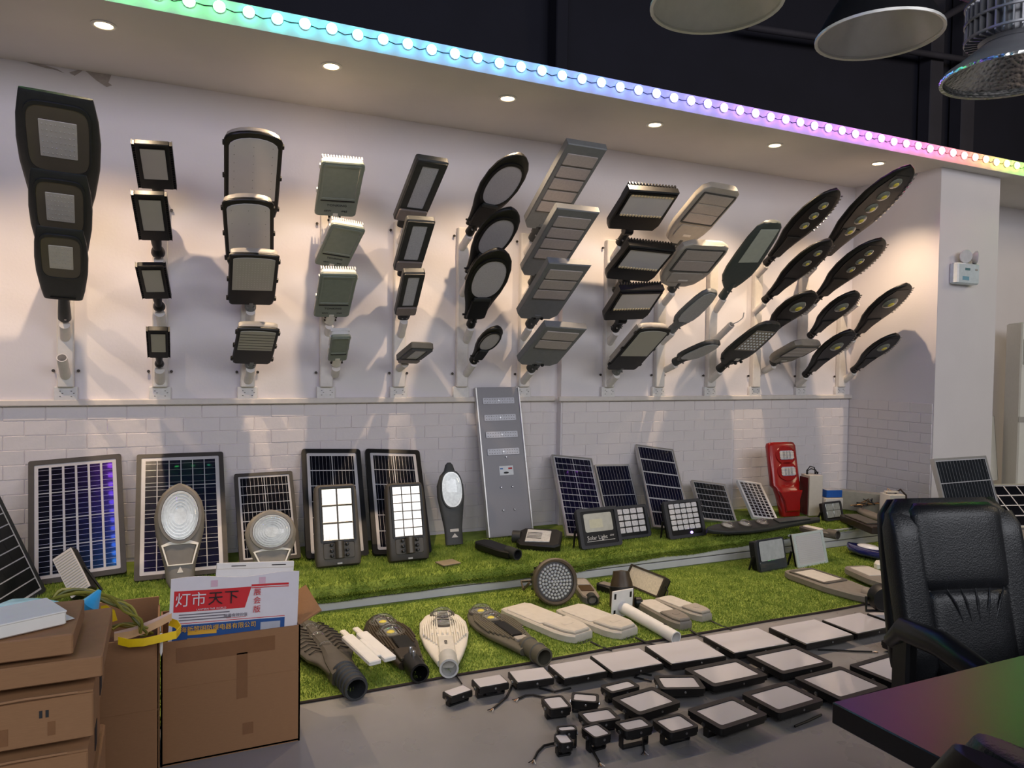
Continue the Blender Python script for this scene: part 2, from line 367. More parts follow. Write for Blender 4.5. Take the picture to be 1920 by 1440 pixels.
# ------------------------------------------------------------------ colour pixel string on the fascia
STOPS = [(-1.0, (70, 255, 90)), (.24, (60, 255, 120)), (.5, (40, 235, 225)), (1.2, (0, 190, 255)), (2.0, (40, 150, 255)), (2.8, (80, 100, 255)), (3.5, (150, 80, 255)), (4.6, (200, 70, 255)), (5.3, (255, 70, 190)), (5.75, (255, 90, 90)), (6.05, (255, 170, 60)), (6.4, (200, 255, 60)), (6.9, (60, 255, 80))]
def huecol(x):
    for (a, c), (b, d) in zip(STOPS, STOPS[1:]):
        if x <= b: t = max(0, (x-a)/(b-a)); return [lerp(c[i], d[i], t) for i in range(3)]
    return STOPS[-1][1]
PUCK = MB().lathe([(.028, 0), (.03, -.006), (.027, -.012)], 16, ax='y').mesh('housing', WHITE)
def pix_mat(name, c, s_=50):
    m = mat(name, (255, 255, 255), .4, var=0); b = m.node_tree.nodes['Principled BSDF']; e = [lin(v)*s_+1.6 for v in c]; k = max(e)
    b.inputs['Emission Color'].default_value = [v/k for v in e]+[1]; b.inputs['Emission Strength'].default_value = k; return m
x, i = -.97, 0
prev = None
string = thing('pixel_light_string', 'string of round colour changing pixel lights fixed along the white fascia', 'light string', (0, 3.936, 3.066))
while x < 8.6:
    me = pix_mat('pixel_%d' % i, huecol(x))
    z = .003*math.sin(i*2.1)
    pu = inst('pixel', PUCK, string, (x, 0, z))
    inst('cover', MB().dome((0, 0, 0), .028, .028, .02, 16, 4).mesh('cover', me), pu, (0, -.0115, 0), (PI/2, 0, 0))
    if prev: MB().tube([(prev+.026, -.004, 0), ((prev+x)/2, -.005, -.006-.004*(i % 3)), (x-.026, -.004, 0)], .0022, 5).build('wire', WIRE, string)
    prev = x; x += .1345; i += 1
# ------------------------------------------------------------------ lamp heads (local: y along the head from its socket, z = lit face)
def stuff(o): o['kind'] = 'stuff'; return o
def dots(t, name, m, x0, x1, y0, y1, nx, ny, z, sx, sy, h=.002, rnd_=False):
    b = MB()
    for i in range(nx):
        for j in range(ny):
            c = (lerp(x0, x1, i/max(1, nx-1)), lerp(y0, y1, j/max(1, ny-1)), z)
            if rnd_: b.dome(c, sx/2, sy/2, h, 8, 2)
            else: b.box(c, (sx, sy, h))
    return stuff(b.build(name, m, t, smooth=35 if rnd_ else 0))
def each(t, name, me, locs, rot=(0, 0, 0)):
    return [inst(name, me, t, l, rot) for l in locs]
def collar(t, y0, y1, r, m, z=0, bolts=2):
    MB().lathe([(r*.86, y0+.002), (r, y0), (r*1.0, y0+(y1-y0)*.2), (r*.94, y0+(y1-y0)*.25), (r*.94, y1), (r*.8, y1)], 18, ax='y', C=(0, 0, z), caps=False).build('collar', m, t)
    MB().lathe([(r*.86, y0+.002), (r*.84, y1-.004), (0, y1-.004)], 16, ax='y', C=(0, 0, z), caps=False).build('socket_bore', m, t)
    bm = MB().lathe([(.006, 0), (.006, .008), (.003, .009)], 6).mesh('clamp_bolt', STEEL)
    for k in range(bolts): inst('clamp_bolt', bm, t, (r*(.0 if bolts == 1 else (.5 if k else -.5)), y0+(y1-y0)*.55, z+r*.85))
def slab(t, name, o, z0, z1, m, ch=.004): return MB().prism(o, z0, z1, ch).build(name, m, t)
def h_barrel(t, L, W):
    T = .24*W
    MB().body([(0, .10*W, -.2*W, .0), (.02*L, .14*W, -.22*W, .02*W), (.12*L, .13*W, -.2*W, .01*W), (.3*L, .1*W, -.18*W, 0)]).build('neck', CHAR, t)
    MB().body([(.26*L, .36*W, -T*.7, -.01), (.275*L, .385*W, -T*.8, 0), (.36*L, .43*W, -T, 0), (.55*L, .49*W, -T, 0), (.7*L, .5*W, -T*.9, 0), (.85*L, .475*W, -T*.7, 0), (.985*L, .42*W, -T*.35, -.004), (L, .41*W, -T*.3, -.012)], 24, 4.5).build('housing', CHAR, t)
    MB().frame(ell(.395*W, .225*L, 32, 0, .735*L, 5), ell(.365*W, .205*L, 32, 0, .735*L, 5), -.002, .006).build('lens_frame', CHAR, t)
    slab(t, 'lens', ell(.365*W, .205*L, 32, 0, .735*L, 5), -.002, .003, GLASSB, .001)
    pl = slab(t, 'led_plate', rrect(.44*W, .23*L, .004, 3, 0, .74*L), .002, .0055, LEDPL, .001)
    dots(pl, 'led_dots', DIFF, -.18*W, .18*W, .65*L, .83*L, 8, 6, .006, .018*W, .018*W, .003, True)
    MB().box((0, .3*L, .002), (.5*W, .006, .004)).build('seam', BLACKP, t)
    bm = MB().lathe([(.006, 0), (.006, .004)], 8).mesh('screw', STEEL); inst('screw', bm, t, (.02*W, .05*L, .018*W))
def h_fin(t, L, W):
    T = .035
    c0, c1 = .28*L, L
    slab(t, 'plate', rrect(W*.86, c1-c0, .006, 2, 0, (c0+c1)/2), -T, 0, BLACK)
    b = MB(); n = int((c1-c0)/.016)
    for s_ in (-1, 1):
        for k in range(n): b.box((s_*W*.465, c0+(k+.5)*(c1-c0)/n, -T*.5), (W*.075, .006, T*.9))
        b.box((s_*W*.495, (c0+c1)/2, -T*.5), (W*.012, c1-c0, T))
    stuff(b.build('side_fins', BLACK, t, smooth=0))
    MB().frame(rrect(W*.66, (c1-c0)*.70, .004, 2, 0, lerp(c0, c1, .57)), rrect(W*.62, (c1-c0)*.67, .003, 2, 0, lerp(c0, c1, .57)), 0, .003).build('bezel', BLACKP, t)
    slab(t, 'diffuser', rrect(W*.62, (c1-c0)*.67, .003, 2, 0, lerp(c0, c1, .57)), -.002, .0015, DIFF, .0008)
    MB().body([(.1*L, .12*W, -T*1.2, .004), (.2*L, .16*W, -T*1.2, .002), (.3*L, .17*W, -T*1.1, 0)], 14).build('neck', BLACK, t)
    MB().lathe([(.12*W, -.01), (.2*W, 0), (.22*W, .03*L), (.2*W, .07*L), (.14*W, .12*L)], 18, ax='y', C=(0, 0, -T*.6)).build('knuckle', BLACK, t)
    bm = MB().lathe([(.005, 0), (.005, .004)], 8).mesh('screw', STEEL)
    each(t, 'screw', bm, [(-.1*W, .02*L, .17*W-T*.6), (.1*W, .02*L, .17*W-T*.6)])
def h_frame(t, L, W, arch=.06, grid=(7, 6), style=0, pl=.60):
    """black framed lamp with a pale lens panel, rounded outer end"""
    T = .06; y0 = .1*L
    top = [(W*.5*math.sin(a)*1.0, L-arch*L*(1-math.cos(a))) for a in [math.radians(v) for v in (90, 70, 50, 30, 10, -10, -30, -50, -70, -90)]]
    o = [(W*.46, y0+.02*L), (W*.5, y0+.12*L)]+top+[(-W*.5, y0+.12*L), (-W*.46, y0+.02*L), (-W*.42, y0), (W*.42, y0)]
    slab(t, 'frame', o, -T*.35, 0, BLACK, .006)
    slab(t, 'heatsink', [(x*.93, lerp(y0, y, .985)) for x, y in o], -T, -T*.3, LGREY, .008)
    b = MB()
    for k in range(9): b.box((lerp(-.4*W, .4*W, k/8), .55*L, -T-.008), (.006, .7*L, .02))
    stuff(b.build('cooling_fins', LGREY, t, smooth=0))
    p0, p1 = lerp(y0, L, 1-pl-.06), L-.045*L
    io = [(x*.84, min(y, L)-.05*L) for x, y in top]; io = io+[(-W*.42, p0), (W*.42, p0)]
    slab(t, 'lens', io, -.002, .003, DIFFL if style == 0 else DIFF, .001)
    gx, gy = grid
    dots(t, 'led_marks', DOT if style != 1 else DIFFL, -.33*W, .33*W, p0+.05*L, p1-.09*L, gx, gy, .0038, (.012 if style != 2 else .055)*W*(3 if style == 2 else 1), .012*W*(1.6 if style == 2 else 1), .001)
    hm = MB().box((0, 0, 0), (.016, .026, .022), .003).mesh('side_clip', BLACK)
    for s_ in (-1, 1): each(t, 'side_clip', hm, [(s_*W*.5, lerp(y0, L, f), -.012) for f in (.12, .5, .86)])
    collar(t, -.02*L, y0+.02, .034, GREYC, -.03)
def h_grey(t, L, W, txt=True, small=False):
    T = .05; y0 = .06*L
    slab(t, 'housing', rrect(W, L-y0, .03*(W/.3), 5, 0, (L+y0)/2), -T*.5, 0, GREYG, .006)
    slab(t, 'heatsink', rrect(W*.96, (L-y0)*.97, .02, 4, 0, (L+y0)/2), -T, -T*.45, WHITE, .004)
    b = MB(); n = 15
    for k in range(n): b.box((lerp(-.45*W, .45*W, k/(n-1)), (L+y0)/2, -T-.010), (.007, (L-y0)*.96, .022))
    stuff(b.build('cooling_fins', WHITE, t, smooth=0))
    g0, g1 = lerp(y0, L, .33), lerp(y0, L, .96)
    o, i_ = rrect(W*.88, g1-g0, .01, 3, 0, (g0+g1)/2), rrect(W*.8, (g1-g0)*.9, .008, 3, 0, (g0+g1)/2)
    MB().frame(o, i_, -.001, .005).build('lens_frame', GREYG, t)
    # reflector tray behind the glass
    tr = MB(); q = rrect(W*.34, (g1-g0)*.8, .004, 3, -.08*W, (g0+g1)/2)
    tr.rings([[(*p, .001) for p in i_], [(*p, -.014) for p in q]], caps=False); tr.build('reflector', mat('pale_reflector', (176, 178, 170), .25, .5, var=.12, scale=30), t)
    slab(t, 'led_board', q, -.0165, -.0135, mat('led_board_cream', (188, 184, 160), .5), .0005)
    b = MB()
    for k in range(7): b.box((.26*W, lerp(g0+.1*(g1-g0), g1-.1*(g1-g0), k/6), -.006), (.16*W, .004, .003))
    stuff(b.build('reflector_ribs', DOT, t, smooth=0))
    MB().box((0, g0-.008, .002), (W*.82, .008, .004)).build('shade_gap', BLACKP, t)  # black strip stands for the shaded gap below the lens frame
    if txt:
        R_ = MX.Translation(V((0, lerp(y0, L, .22), .0012))); text_mesh('TONKING', W*.105, INK, t, R_)
        text_mesh('60W', W*.085, INK, t, MX.Translation(V((-.2*W, lerp(y0, L, .11), .0012)))); text_mesh('IP65', W*.085, INK, t, MX.Translation(V((.2*W, lerp(y0, L, .11), .0012))))
    MB().tube([(0, -.05, -.03), (0, y0+.03, -.03)], .034, 16).build('sleeve', CREAM, t)
    bm = MB().lathe([(.006, 0), (.006, .012)], 8).mesh('clamp_bolt', BOLT)
    for s_ in (-1, 1): each(t, 'clamp_bolt', bm, [(s_*.034, y, -.02) for y in (-.02, .012)])
    hm = MB().box((0, 0, 0), (.012, .03, .02), .002).mesh('side_clip', WHITE)
    for s_ in (-1, 1): each(t, 'side_clip', hm, [(s_*W*.5, lerp(y0, L, f), -.022) for f in (.45, .88)])
def h_slim(t, L, W):
    T = .05; y0 = .1*L
    slab(t, 'housing', rrect(W, L-y0, .014, 3, 0, (L+y0)/2), -T, 0, DGREY, .008)
    MB().frame(rrect(W*.94, (L-y0)*.74, .01, 3, 0, lerp(y0, L, .61)), rrect(W*.52, (L-y0)*.66, .006, 3, 0, lerp(y0, L, .58)), -.002, .006).build('sloped_bezel', CHAR, t)
    slab(t, 'lens', rrect(W*.52, (L-y0)*.66, .006, 3, 0, lerp(y0, L, .58)), -.002, .002, mat('frosted_lens', (180, 180, 186), .3, var=.12, scale=160), .0008)
    slab(t, 'driver_cover', rrect(W*.92, (L-y0)*.19, .012, 3, 0, lerp(y0, L, .125)), -.002, .014, mat('taupe_cover', (122, 112, 108), .5), .004)
    MB().body([(-.01, W*.28, -T, -.006), (y0*.6, W*.3, -T, -.002), (y0+.03, W*.34, -T*.95, -.004)], 12).build('neck', BLACK, t)
    bm = MB().lathe([(.005, 0), (.005, .004)], 8).mesh('screw', STEEL); each(t, 'screw', bm, [(-.1*W, .03*L, -.003), (.1*W, .03*L, -.003)])
def h_spoon(t, L, W, mt=None, lens=None):
    mt = mt or BLACK; T = .05
    P = [(.1*L, .24*W), (.2*L, .27*W), (.32*L, .34*W), (.45*L, .44*W), (.6*L, .5*W), (.75*L, .48*W), (.86*L, .41*W), (.93*L, .31*W), (.975*L, .19*W), (.993*L, .1*W), (1.0*L, .03*W)]
    MB().body([(y, w_, -T*(.6+.4*w_/W), 0) for y, w_ in P], 20, 3).build('housing', mt, t)
    MB().frame(ell(.43*W, .265*L, 32, 0, .645*L, 2.3), ell(.37*W, .235*L, 32, 0, .645*L, 2.3), -.002, .007).build('rim', mt, t)
    slab(t, 'honeycomb_lens', ell(.38*W, .24*L, 32, 0, .645*L, 2.3), -.002, .003, lens or HONEY, .001)
    slab(t, 'driver_box', rrect(.46*W, .25*L, .012, 3, 0, .26*L), -.004, .018, mt, .005)
    slab(t, 'latch', rrect(.4*W, .035*L, .004, 2, 0, .40*L), .002, .02, CHAR, .002)
    collar(t, -.01*L, .15*L, .032, mt, -.02)
    hm = MB().lathe([(.007, -.01), (.007, .01)], 8, ax='x').mesh('hinge_pin', mt); each(t, 'hinge_pin', hm, [(-.28*W, .16*L, -.01)])
def h_module(t, L, W, n):
    T = .055; y0 = .13*L
    m_ = mat('module_grey', (122, 124, 126), .45, .15, var=.05)
    slab(t, 'housing', [(W*.36, y0), (W*.5, y0+.07*L), (W*.5, L), (-W*.5, L), (-W*.5, y0+.07*L), (-W*.36, y0)], -T, 0, m_, .006)
    mh = min((L-y0)*.74/n, .105); top = L-.075*L
    me = mat('module_lens', (178, 168, 164), .3, var=.07, scale=90)
    for k in range(n):
        yc = top-mh*(k+.5); md = slab(t, 'led_module', rrect(W*.78, mh*.86, .006, 2, 0, yc), -.002, .006, me, .002)
        MB().box((0, yc-mh*.47, .0035), (W*.8, mh*.07, .004)).build('module_gap_shade', DOT, md)  # dark strip drawn as the shade in the gap between modules
    MB().body([(y0-.02, .1*W, -T, .005), (y0+.05, .12*W, -T, .008)], 10).build('socket_block', m_, t)
    for s_ in (-1, 1): MB().box((s_*.09*W+.05*W, y0+.012, .004), (.06*W, .02, .016), .003).build('cable_clip', BLACKP, t)
    collar(t, -.01*L, y0+.01, .036, DGREY, -.02)
    MB().body([(y0*.5, .04, -.05, .012), (y0+.02, .05, -.05, .006)], 12).build('neck', DGREY, t)
def h_shoe(t, L, W, rows=1):
    T = .06; y0 = .3*L
    slab(t, 'housing', [(W*.44, y0), (W*.5, y0+.1*L), (W*.5, y0+.16*L), (W*.48, L), (-W*.48, L), (-W*.5, y0+.16*L), (-W*.5, y0+.1*L), (-W*.44, y0)], -T, 0, BLACK, .008)
    b = MB(); n = 16
    for k in range(n): b.box((lerp(-.44*W, .44*W, k/(n-1)), L-.1*L, -T-.006), (.008, .22*L, .02))
    stuff(b.build('cooling_fins', BLACK, t, smooth=0))
    MB().frame(rrect(W*.9, (L-y0)*.62, .008, 2, 0, lerp(y0, L, .65)), rrect(W*.84, (L-y0)*.54, .006, 2, 0, lerp(y0, L, .65)), -.001, .008).build('lens_bezel', BLACKP, t)
    slab(t, 'lens', rrect(W*.84, (L-y0)*.54, .006, 2, 0, lerp(y0, L, .65)), -.002, .003, DIFFL, .001)
    b = MB(); n = 14
    for k in range(n):
        for f in ((.40,) if rows == 1 else (.40, .89)): b.box((lerp(-.38*W, .38*W, k/(n-1)), lerp(y0, L, f), .005), (.035*W, .028*L, .006))
    stuff(b.build('led_row', mat('warm_led', (236, 214, 170), .3, var=.05), t, smooth=0))
    bm = MB().lathe([(.005, 0), (.005, .004)], 8).mesh('screw', STEEL); each(t, 'screw', bm, [(-.44*W, .95*L, .001), (.44*W, .95*L, .001)])
    MB().lathe([(.03, -.035), (.034, -.03), (.034, .03), (.03, .035)], 16, ax='x', C=(0, .23*L, -.03)).build('knuckle', BLACK, t)
    MB().body([(.2*L, .03, -.06, 0), (y0+.02, .034, -.055, -.004)], 10).build('knuckle_arm', BLACK, t)
    collar(t, -.02*L, .2*L, .033, BLACK, -.03)
    cb = MB().tube([(-.05, .05*L, -.03), (.05, .05*L, -.03)], .005, 6).build('clamp_screw', STEEL, t)
def h_cobra(t, L, W, n, mt):
    T = .07; y0 = .12*L
    P = [(y0, .22*W), (y0+.05*L, .36*W), (.3*L, .46*W), (.42*L, .5*W), (.85*L, .5*W), (.95*L, .46*W), (L, .34*W)]
    MB().body([(y, w_, -T*(.7+.3*w_/W), 0) for y, w_ in P], 24, 5).build('housing', mt, t)
    MB().frame(rrect(W*.82, .47*L, .01, 3, 0, .69*L), rrect(W*.76, .44*L, .006, 3, 0, .69*L), -.001, .005).build('lens_bezel', DGREY, t)
    mh = .44*L/max(n, 2)
    for k in range(n): slab(t, 'led_module', rrect(W*.74, mh*.9, .004, 2, 0, .91*L-mh*(k+.5)), -.001, .0045, mat('cobra_lens', (172, 164, 158), .28, var=.06, scale=70), .001)
    slab(t, 'driver_door', rrect(W*.66, .2*L, .02, 3, 0, .33*L), -.002, .006, mt, .003)
    MB().box((0, .27*L, .007), (.2*W, .03*L, .004), .001).build('rating_label', LEDPL, t)
    collar(t, -.02*L, y0+.04, .036, DGREY, -.03)
def h_drop(t, L, W, mt, kind='panel'):
    T = .055; y0 = .14*L
    P = [(y0, .2*W), (.2*L, .32*W), (.3*L, .46*W), (.42*L, .5*W), (.6*L, .485*W), (.8*L, .44*W), (.93*L, .36*W), (.985*L, .24*W), (L, .1*W)]
    MB().body([(y, w_, -T*(.6+.4*w_/W), 0) for y, w_ in P], 24, 3.4).build('housing', mt, t)
    if kind == 'panel':
        slab(t, 'lens', half([(.5*L, .3*W), (.92*L, .27*W)]), -.001, .004, mat('green_grey_lens', (176, 182, 170), .3, var=.05), .001)
    elif kind == 'slender':
        o = half([(.26*L, .2*W), (.32*L, .36*W), (.45*L, .43*W), (.6*L, .42*W), (.8*L, .37*W), (.92*L, .28*W), (.97*L, .12*W)])
        slab(t, 'lens', o, -.001, .004, mat('slender_lens', (172, 172, 172), .3, var=.1, scale=120), .001)
    else:
        o = half([(.46*L, .34*W), (.86*L, .3*W)])
        slab(t, 'lens', o, -.001, .003, mat('grid_glass', (150, 140, 128), .15, var=.1, scale=60), .001)
        dots(t, 'led_grid', LENS, -.25*W, .25*W, .5*L, .82*L, 6, 7, .004, .06*W, .03*L, .006, True)
        slab(t, 'rating_label', rrect(.14*W, .05*L, .002, 2, .1*W, .26*L), .001, .003, LEDPL, .0005)
        bm = MB().box((0, 0, 0), (.02, .02, .016), .003).mesh('latch', mt); each(t, 'latch', bm, [(.3*W, .22*L, .004), (.18*W, .18*L, .004), (-.34*W, .24*L, .002)])
    collar(t, -.02*L, y0+.05, .034, mt, -.022)
    bm = MB().lathe([(.004, 0), (.004, .012)], 6, ax='x').mesh('hinge_pin', BOLT); each(t, 'hinge_pin', bm, [(-.4*W, .24*L, -.01)])
COBW = {}
def h_cob(t, L, W, n, mt=None):
    mt = mt or BLACK; T = .05
    P = [(.1*L, .2*W), (.2*L, .24*W), (.32*L, .33*W), (.45*L, .45*W), (.6*L, .5*W), (.75*L, .48*W), (.87*L, .39*W), (.94*L, .27*W), (.98*L, .15*W), (1.*L, .03*W)]
    MB().body([(y, w_, -T*(.55+.45*w_/W), 0) for y, w_ in P], 22, 2.8).build('housing', mt, t)
    fo = half([(.3*L, .18*W), (.45*L, .3*W), (.62*L, .36*W), (.8*L, .32*W), (.92*L, .18*W)])
    slab(t, 'lens_tray', fo, -.003, .002, BLACKP, .001)
    span = .1*L if n < 3 else .085*L
    y1 = .85*L if n > 3 else (.81*L if n > 1 else .69*L)
    stp = .47*L/4 if n > 3 else (.13*L if n > 2 else .16*L)
    rr = min(.2*W, .045*L) if n > 1 else .2*W
    lm = MB().dome((0, 0, 0), rr*1.05, rr*1.05, rr*.3, 18, 4).mesh('lens', mat('cob_lens', (118, 120, 108), .08, var=.15, scale=90, coat=1))
    cm = MB().dome((0, 0, 0), rr*.5, rr*.5, rr*.2, 12, 3).mesh('chip', CHIP)
    for k in range(n):
        ln = inst('lens', lm, t, (0, y1-stp*k, .002)); inst('led_chip', cm, ln, (0, 0, rr*.2))
    b = MB()
    for k in range(12):
        f = lerp(.5, .94, k/11); hw = .43*W*(1-((f-.62)/.42)**2*.62)
        b.box((hw, f*L, .001), (.05*W, .016*L, .004))
    stuff(b.build('lit_vent_slots', STEEL, t, smooth=0))  # bright steel bars stand for light seen through the open slots
    slab(t, 'driver_cover', half([(.12*L, .13*W), (.3*L, .16*W), (.4*L, .22*W)]), -.002, .01, mt, .004)
    collar(t, -.02*L, .14*L, .032, mt, -.02)
    bm = MB().lathe([(.006, 0), (.006, .014)], 6).mesh('clamp_bolt', BOLT)
    each(t, 'clamp_bolt', bm, [(-.03, .04*L, .0), (-.03, .08*L, .0)])
# ------------------------------------------------------------------ wall columns: channel, pipes, sockets
ELEV = math.radians(33)
LEV = [1.31, 1.63, 1.925, 2.245]
CPX = {'A': (122, 715), 'B': (300, 715), 'C': (465, 712), 'D': (613, 715), 'E': (750, 712), 'F': (868, 712), 'G': (985, 712), 'H': (1145, 716), 'I': (1240, 716), 'J': (1337, 714), 'K': (1421, 712), 'L': (1508, 708), 'M': (1582, 712)}
def wy(c): return WALL if c < 'H' else PIL
CX = {c: ony(p, wy(c)-.06).x for c, p in CPX.items()}
ORD = dict(A='barrel-shaped lamps', B='finned black lamps', C='black framed lamps', D='grey-green lamps', E='slim dark lamps', F='spoon-shaped lamps', G='grey module lamps', H='black shoebox lamps', I='pale grey lamps', J='dark drop-shaped lamps', K='small taupe lamp', L='four-lens lamp', M='two single-lens lamps')
CHAN, PIPES = {}, {}
PW = mat('bracket_white', (220, 214, 209), .5, var=.04)
bm_b = MB().lathe([(.009, 0), (.009, .006), (.005, .007), (.005, .016)], 8, ax='y').mesh('anchor_bolt', BOLT)
plate_m = MB().prism(rrect(.118, .078, .004, 2), 0, .03, .003).mesh('cover', mat('socket_white', (222, 218, 216), .4))
for c in CPX:
    t = thing('mounting_channel', 'white steel wall channel carrying the '+ORD[c], 'channel', (CX[c], wy(c), 0)); CHAN[c] = t
    ztop = 2.31 if c not in 'M' else 2.0
    MB().box((0, -.026, (1.19+ztop)/2), (.084, .05, ztop-1.19), .006).build('channel', PW, t)
    for z in (1.285, ztop-.06):
        for s_ in (-1, 1):
            b = inst('anchor_bolt', bm_b, t, (s_*.062, -.018, z))
    s = thing('wall_socket', 'white twin wall socket under the channel of the '+ORD[c], 'socket', axes((CX[c], wy(c)-.001, 1.155), (0, 0, 1), (1, 0, 0)))
    inst('cover', plate_m, s, (0, 0, 0))
    if c not in 'F':
        hb = MB().box((0, 0, 0), (.008, .003, .004)).mesh('pin_hole', BOLT)
        for sx in (-1, 1): each(s, 'pin_hole', hb, [(sx*.028, .014, .03), (sx*.028, -.016, .03), (sx*.028+.012, .002, .03)])
def pipe_from(c, B, d, ext=.04, hollow=False):
    yc = wy(c)-.05; d = V(d).normalized(); P0 = B-d*((yc-B.y)/(-d.y)); P1 = B+d*ext
    if hollow:
        ln = (P1-P0).length+.01; return MB(MX.Translation(-V((CX[c], wy(c), 0))) @ axes(P1, d, (1, 0, 0))).lathe([(.0005, -.1), (.022, -.1), (.022, 0), (.027, 0), (.027, -ln)], 16, ax='y', caps=False).build('pipe', PW, CHAN[c])
    o = MB(MX.Translation(-V((CX[c], wy(c), 0)))).tube([tuple(P0-d*.01), tuple(P1)], .027, 14, caps=True).build('pipe', PW, CHAN[c])
    return o
def geom(c, base, tip, elev):
    yb = wy(c)-.165
    B = V((CX[c], yb, LEV[base-1])) if isinstance(base, int) else ony(base, yb)
    n = V((0, math.sin(elev), math.cos(elev))); T_ = onplane(tip, B, n); return B, T_, n
COUNT = 0
def wall_lamp(c, base, tip, l, r, fn, name, label, elev=ELEV, **kw):
    B, T_, n = geom(c, base, tip, elev); Lv = T_-B; M = axes(B, Lv, (1, 0, 0)); Mi = M.inverted()
    W = (Mi @ onplane(r, B, n)).x-(Mi @ onplane(l, B, n)).x
    t = thing(name, label, 'street lamp', M); fn(t, Lv.length, abs(W), **kw)
    pipe_from(c, B, Lv, -.024*Lv.length-(.056 if fn is h_grey else .012 if fn is h_fin else .001))
    return t
WL = wall_lamp
WL('A', (121, 605), (112, 432), (60, 480), (163, 485), h_barrel, 'street_lamp', 'smallest charcoal barrel-shaped street lamp, its neck on a white pipe')
WL('A', (121, 537), (110, 327), (48, 362), (172, 368), h_barrel, 'street_lamp', 'middle-sized charcoal barrel-shaped street lamp between its two look-alikes')
WL('A', (121, 452), (105, 180), (27, 272), (187, 280), h_barrel, 'street_lamp', 'largest charcoal barrel-shaped street lamp, topmost of its column')
WL('B', (299, 690), (296, 621), (275, 642), (319, 644), h_fin, 'street_lamp', 'smallest black finned-edge lamp, lowest of its column, square diffuser')
WL('B', (299, 583), (282, 500), (259, 528), (316, 531), h_fin, 'street_lamp', 'small black finned-edge lamp second from the sockets')
WL('B', (297, 482), (279, 366), (253, 407), (319, 412), h_fin, 'street_lamp', 'tall black finned-edge lamp just under the topmost of its column')
WL('B', 4, (284, 271), (251, 312), (326, 318), h_fin, 'street_lamp', 'largest black finned-edge lamp, topmost of its column')
WL('C', (470, 690), (486, 617), (443, 650), (520, 652), h_frame, 'street_lamp', 'small black framed lamp with dark dashes on its lens, lowest of its column', arch=.03, grid=(5, 6), style=2, pl=.52)
WL('C', (470, 582), (478, 478), (432, 520), (523, 527), h_frame, 'street_lamp', 'black framed lamp with fine pale lens grid and rounded corners', arch=.03, grid=(12, 12), style=1, pl=.62)
WL('C', (470, 512), (465, 374), (417, 430), (511, 435), h_frame, 'street_lamp', 'black framed lamp with arched end and three columns of faint dots', arch=.07, grid=(3, 4), pl=.7)
WL('C', (470, 425), (477, 249), (419, 315), (526, 322), h_frame, 'street_lamp', 'large black framed lamp with arched end, topmost of its column', arch=.09, grid=(3, 7), pl=.7)
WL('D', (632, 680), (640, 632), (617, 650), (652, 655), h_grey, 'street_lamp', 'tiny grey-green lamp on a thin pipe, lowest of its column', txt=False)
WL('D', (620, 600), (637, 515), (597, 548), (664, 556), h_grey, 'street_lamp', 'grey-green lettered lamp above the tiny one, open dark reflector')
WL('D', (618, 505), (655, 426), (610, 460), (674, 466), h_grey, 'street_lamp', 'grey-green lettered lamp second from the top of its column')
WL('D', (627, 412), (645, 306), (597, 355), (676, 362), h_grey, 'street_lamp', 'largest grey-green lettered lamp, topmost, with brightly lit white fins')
WL('E', (760, 681), (793, 655), (760, 666), (801, 668), h_slim, 'street_lamp', 'tiny flat slim dark lamp on a white pipe, lowest of its column', elev=math.radians(16))
WL('E', (758, 600), (778, 512), (750, 550), (790, 552), h_slim, 'street_lamp', 'shortest slim dark lamp with taupe driver cover above the tiny one', elev=math.radians(38))
WL('E', 3, (791, 414), (752, 460), (804, 463), h_slim, 'street_lamp', 'middle slim dark lamp with taupe driver cover', elev=math.radians(38))
WL('E', 4, (813, 302), (762, 360), (820, 368), h_slim, 'street_lamp', 'longest slim dark lamp with taupe driver cover, topmost of its column')
WL('F', (889, 680), (935, 617), (893, 650), (941, 640), h_spoon, 'street_lamp', 'tiny black spoon-shaped lamp with grey lens, lowest of its column')
WL('F', (884, 612), (936, 470), (869, 522), (948, 525), h_spoon, 'street_lamp', 'black spoon-shaped lamp with honeycomb lens and open black driver box', elev=math.radians(38))
WL('F', 3, (960, 394), (888, 445), (966, 440), h_spoon, 'street_lamp', 'black spoon-shaped lamp between two look-alikes, lens partly hidden below')
WL('F', 4, (978, 292), (893, 345), (978, 340), h_spoon, 'street_lamp', 'largest black spoon-shaped lamp, topmost, with a bright upper edge')
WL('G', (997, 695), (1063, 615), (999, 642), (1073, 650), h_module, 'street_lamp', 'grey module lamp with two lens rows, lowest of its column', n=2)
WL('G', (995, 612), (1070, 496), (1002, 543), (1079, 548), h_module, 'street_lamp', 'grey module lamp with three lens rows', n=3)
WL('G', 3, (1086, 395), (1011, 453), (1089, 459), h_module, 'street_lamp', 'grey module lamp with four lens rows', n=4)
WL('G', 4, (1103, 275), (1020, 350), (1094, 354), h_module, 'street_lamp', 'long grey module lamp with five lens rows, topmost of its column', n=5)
WL('H', (1158, 702), (1233, 616), (1180, 655), (1235, 660), h_frame, 'street_lamp', 'black framed lamp with pale glass below the shoebox lamps', arch=.05, grid=(3, 3), style=1, pl=.58)
WL('H', (1156, 622), (1206, 545), (1154, 560), (1233, 568), h_shoe, 'street_lamp', 'smallest black shoebox lamp on a knuckle, lowest of the three')
WL('H', (1158, 550), (1225, 466), (1163, 483), (1253, 492), h_shoe, 'street_lamp', 'middle black shoebox lamp on a knuckle')
WL('H', (1165, 460), (1229, 360), (1163, 381), (1255, 395), h_shoe, 'street_lamp', 'topmost black shoebox lamp with bright warm rows of diodes', rows=2)
